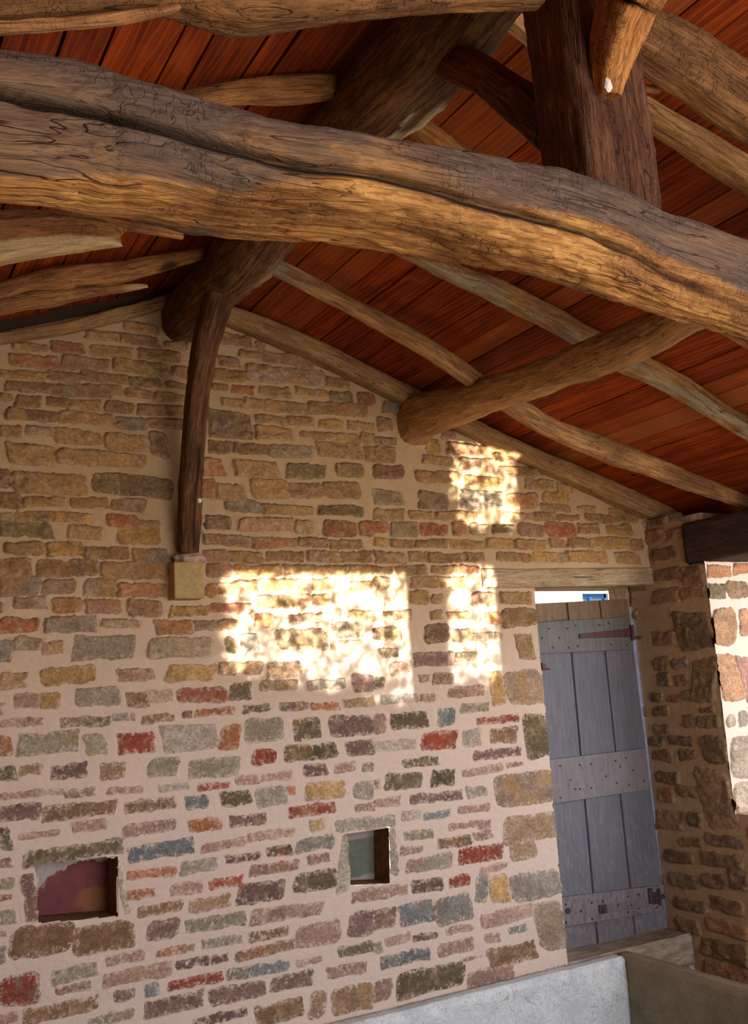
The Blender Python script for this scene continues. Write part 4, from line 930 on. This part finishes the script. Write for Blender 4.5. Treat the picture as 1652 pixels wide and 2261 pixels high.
# ------------------------------------------------------------------ basin
def slabmat(name, c1, c2, vein, sc=1.0):
    m, t, b = new_mat(name); pos = t.node('ShaderNodeNewGeometry').outputs['Position']
    n = t.noise(pos, 7*sc, 6, .65, .5); n2 = t.noise(pos, 90, 4, .7); n3 = t.noise(t.scale(pos, (2.2, 2.2, 5)), 1, 4, .6, 1.2)
    c = t.mix(t.mapr(n, .35, .65), c1, c2); c = t.mix(t.mapr(n2, .46, .62, 0, .5), c, tuple(x*.5 for x in c1))
    c = t.mix(t.mapr(t.m('ABSOLUTE', t.m('SUBTRACT', n3, .53)), 0, .006, .6, 0), c, vein)
    t.l.new(c, b.inputs['Base Color']); b.inputs['Roughness'].default_value = .75
    t.l.new(t.bump(t.m('ADD', n, t.m('MULTIPLY', n2, .35)), .6, .008), b.inputs['Normal']); return m
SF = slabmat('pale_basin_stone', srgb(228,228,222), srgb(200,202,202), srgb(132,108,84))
SS = slabmat('shaded_basin_stone', srgb(160,144,116), srgb(128,112,88), srgb(96,76,54))  # darker copy of the basin stone, with the slab's shade in its colour
bas = empty('washing_basin', (2.2, 2.7, -1.75)); tag(bas, 'large stone slab washing basin at the foot of the gable wall', 'basin')
def bs(name, *a, **k):
    o = slab(name, *a, **k); o.parent = bas; o.matrix_parent_inverse = Matrix.Translation(-Vector(bas.location)); return o
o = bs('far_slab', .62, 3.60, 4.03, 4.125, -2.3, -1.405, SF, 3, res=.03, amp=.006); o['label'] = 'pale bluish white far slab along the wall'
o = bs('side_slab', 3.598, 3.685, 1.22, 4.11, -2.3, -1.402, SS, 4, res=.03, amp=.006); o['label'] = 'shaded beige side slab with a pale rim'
bs('near_slab', .62, 3.598, 1.20, 1.30, -2.3, -1.405, SF, 5, res=.06)
bs('side_slab', .60, .70, 1.30, 4.03, -2.3, -1.405, SF, 6, res=.06)
m, t, b = new_mat('water'); b.inputs['Base Color'].default_value = (.02,.035,.035,1); b.inputs['Roughness'].default_value = .04; b.inputs['IOR'].default_value = 1.33
pos = t.node('ShaderNodeNewGeometry').outputs['Position']; t.l.new(t.bump(t.noise(pos, 9, 3), .15, .02), b.inputs['Normal'])
mb = MB(); mb.add([(.69,1.29,-1.9),(3.61,1.29,-1.9),(3.61,4.04,-1.9),(.69,4.04,-1.9)], [(0,1,2,3)]); o = mb.build('water', m); tag(o, 'still water in the basin', kind='stuff')

# ------------------------------------------------------------------ house seen through the slot above the door
HY = 9.0
w0 = P(1286,1311,1,HY); w1 = P(1342,1308,1,HY); mul = P(1309,1320,1,HY)
m, t, b = new_mat('cream_render'); pos = t.node('ShaderNodeNewGeometry').outputs['Position']
t.l.new(t.mix(t.noise(pos, 3, 3), srgb(245,236,214), srgb(228,214,188)), b.inputs['Base Color']); CR = m
m, t, b = new_mat('blue_joinery'); b.inputs['Base Color'].default_value = srgb(52,116,190)+(1,); BL = m
m, t, b = new_mat('pale_pane'); b.inputs['Base Color'].default_value = srgb(170,196,192)+(1,); b.inputs['Roughness'].default_value = .1; GLs = m
hs = empty('neighbouring_house', (8.5, HY, FLOOR)); tag(hs, 'cream house with a blue window seen through the slot above the door', 'house')
def hp(mb, n, mt, bv=0):
    o = mb.build(n, mt, bevel=bv); o.parent = hs; o.matrix_parent_inverse = Matrix.Translation(-Vector(hs.location)); return o
zt = w0[2]; wx0, wx1 = w0[0], w1[0]; zb = zt-1.1
mb = MB(); mb.box(4.5, wx0, HY, HY+.3, FLOOR, 4.2); mb.box(wx1, 13, HY, HY+.3, FLOOR, 4.2); mb.box(wx0, wx1, HY, HY+.3, zt, 4.2); mb.box(wx0, wx1, HY, HY+.3, FLOOR, zb); hp(mb, 'wall', CR)
mb = MB(); f = .05; mb.box(wx0, wx1, HY+.04, HY+.1, zt-f*1.0, zt); mb.box(wx0, wx0+f*.6, HY+.04, HY+.1, zb, zt); mb.box(wx1-f*.6, wx1, HY+.04, HY+.1, zb, zt); mb.box(mul[0]-f*.55, mul[0]+f*.55, HY+.035, HY+.1, zb, zt); mb.box(wx0, wx1, HY+.04, HY+.1, zb, zb+f); fr = hp(mb, 'window_frame', BL)
mb = MB(); mb.box(wx0, wx1, HY+.07, HY+.08, zb, zt); o = hp(mb, 'window_pane', GLs)
mb = MB(); mb.hexa([(4.2,HY-.4,4.1),(13.3,HY-.4,4.1),(13.3,HY+3.5,5.6),(4.2,HY+3.5,5.6)], (0,0,.15)); hp(mb, 'roof', plaster('clay_tiles', srgb(150,86,58), srgb(120,66,44), 9))
mb = MB(); mb.box(4.5, 13, HY+.3, HY+7, FLOOR, 4.1); hp(mb, 'body', CR)
SKY, SUN, FRONT, SIDE_E, BOUNCE, GLINT, VT, EXPO = 1.45, 6.5, 138, 62, 13, 4200, 'Standard', 0.0
# ------------------------------------------------------------------ camera
cam = bpy.data.cameras.new('camera'); co_ = bpy.data.objects.new('camera', cam); C.objects.link(co_); bpy.context.scene.camera = co_
cam.sensor_fit = 'VERTICAL'; cam.sensor_height = 36.0; cam.lens = 36.0*FPX/IH; cam.clip_start = .02; cam.clip_end = 200
Mx = Matrix(((R_[0], U_[0], -F_[0], 0), (R_[1], U_[1], -F_[1], 0), (R_[2], U_[2], -F_[2], 0), (0, 0, 0, 1))); co_.matrix_world = Mx

# ------------------------------------------------------------------ light
w = bpy.data.worlds.new('sky'); bpy.context.scene.world = w; w.use_nodes = True
t = NT(w.node_tree); bg = w.node_tree.nodes['Background']
g = t.node('ShaderNodeTexCoord').outputs['Generated']; s = t.node('ShaderNodeSeparateXYZ'); t.l.new(g, s.inputs[0])
c = t.mix(t.mapr(s.outputs[2], -.05, .5), (.80, .90, 1.0), (.36, .56, 1.0)); c = t.mix(t.mapr(s.outputs[2], -.12, 0.0, 1, 0), c, (.42, .30, .18))
t.l.new(c, bg.inputs['Color']); bg.inputs['Strength'].default_value = SKY
def lamp(name, typ, loc, to, e, col, **k):
    l = bpy.data.lights.new(name, typ); l.energy = e; l.color = col
    for a, v in k.items(): setattr(l, a, v)
    o = bpy.data.objects.new(name, l); C.objects.link(o); o.location = loc
    o.rotation_euler = (Vector(to)-Vector(loc)).to_track_quat('-Z', 'Y').to_euler(); return o
lamp('sun', 'SUN', (0, -6, 8), (-.3, 0, 0.85), SUN, (1, .93, .82), angle=.009)
# area lamps added to boost sky light at the open front and right opening
lamp('front_fill', 'AREA', (2.6, -1.6, .0), (2.0, 4.1, -.5), FRONT, (.95, .96, 1.0), shape='RECTANGLE', size=3.0, size_y=2.2)
lamp('opening_fill', 'AREA', (5.2, 2.0, .3), (3.6, 3.9, .0), SIDE_E, (.95, .97, 1.0), shape='RECTANGLE', size=1.6, size_y=1.6)
lamp('bounce_fill', 'AREA', (2.6, -.2, -1.65), (1.8, 1.8, 1.0), BOUNCE, (1.0, .72, .42), shape='RECTANGLE', size=2.4, size_y=1.6)  # added area lamp standing in for warm floor bounce

# added spot lamp standing in for sunlight off the water, patches shaped in its emission
LX, LY, LZ = 2.3, .75, -1.30
sp = lamp('water_glint_spot', 'SPOT', (LX, LY, LZ), (2.4, GY, .6), GLINT, (1, .98, .95), spot_size=1.6, spot_blend=.1, shadow_soft_size=.01)
l = sp.data; l.use_nodes = True; t = NT(l.node_tree); em = l.node_tree.nodes['Emission']
inc = t.node('ShaderNodeNewGeometry').outputs['Incoming']; s = t.node('ShaderNodeSeparateXYZ'); t.l.new(inc, s.inputs[0])
D_ = GY-LY
a = t.m('DIVIDE', s.outputs[0], s.outputs[1]); b_ = t.m('DIVIDE', s.outputs[2], s.outputs[1])
Xw = t.m('ADD', t.m('MULTIPLY', a, D_), LX); Zw = t.m('ADD', t.m('MULTIPLY', b_, D_), LZ)
cb = t.node('ShaderNodeCombineXYZ'); t.l.new(Xw, cb.inputs[0]); t.l.new(Zw, cb.inputs[1]); v = cb.outputs[0]
nw = t.noise(v, 9, 2, .6); nw2 = t.noise(v, 22, 2, .6)
def patch(x0, y0, x1, y1, sx, sz, rag, skew=0):
    p0 = P(x0, y0, 1, GY); p1 = P(x1, y1, 1, GY)
    xa, xb, za, zb = p0[0], p1[0], p1[2], p0[2]
    dn = t.m('MULTIPLY', t.m('SUBTRACT', nw, .5), rag)
    X2 = t.m('ADD', Xw, dn); Z2 = t.m('SUBTRACT', t.m('ADD', Zw, dn), t.m('MULTIPLY', t.m('SUBTRACT', Xw, xa), skew))
    l_ = t.mapr(X2, xa-sx, xa+sx, 0, 1, True); r_ = t.mapr(Xw, xb-.015, xb+.015, 1, 0, True)
    d_ = t.mapr(Z2, za-sz, za+sz, 0, 1, True); u_ = t.mapr(t.m('ADD', Zw, t.m('MULTIPLY', dn, .35)), zb-.02, zb+.02, 1, 0, True)
    return t.m('MULTIPLY', t.m('MULTIPLY', l_, r_), t.m('MULTIPLY', d_, u_))
m1 = patch(505, 1262, 905, 1455, .07, .06, .25, -.16); m2 = patch(985, 1250, 1108, 1490, .03, .07, .14); m3 = patch(1005, 975, 1148, 1150, .05, .05, .3)
mk = t.m('MAXIMUM', t.m('MAXIMUM', m1, m2), m3)
vd = t.voro(v, 17, 'DISTANCE_TO_EDGE')
cau = t.m('ADD', t.mapr(nw2, .44, .60, 0, .9), t.m('ADD', t.mapr(nw, .46, .60, 0, .7), t.mapr(vd, 0, .09, .35, 0)))
low = t.mapr(Zw, .05, .5, .35, 1)
st_ = t.m('MULTIPLY', mk, t.m('ADD', .07, t.m('MULTIPLY', t.m('POWER', cau, 1.6), low)))
t.l.new(st_, em.inputs['Strength'])
vs = bpy.context.scene.view_settings; vs.view_transform = VT; vs.look = 'None'; vs.exposure = EXPO
cy = bpy.context.scene.cycles
cy.use_denoising = True; cy.max_bounces = 5; cy.diffuse_bounces = 3; cy.use_adaptive_sampling = True; cy.adaptive_threshold = .1; cy.adaptive_min_samples = 16; cy.glossy_bounces = 2; cy.transmission_bounces = 2; cy.caustics_reflective = False; cy.caustics_refractive = False; cy.sample_clamp_indirect = 4
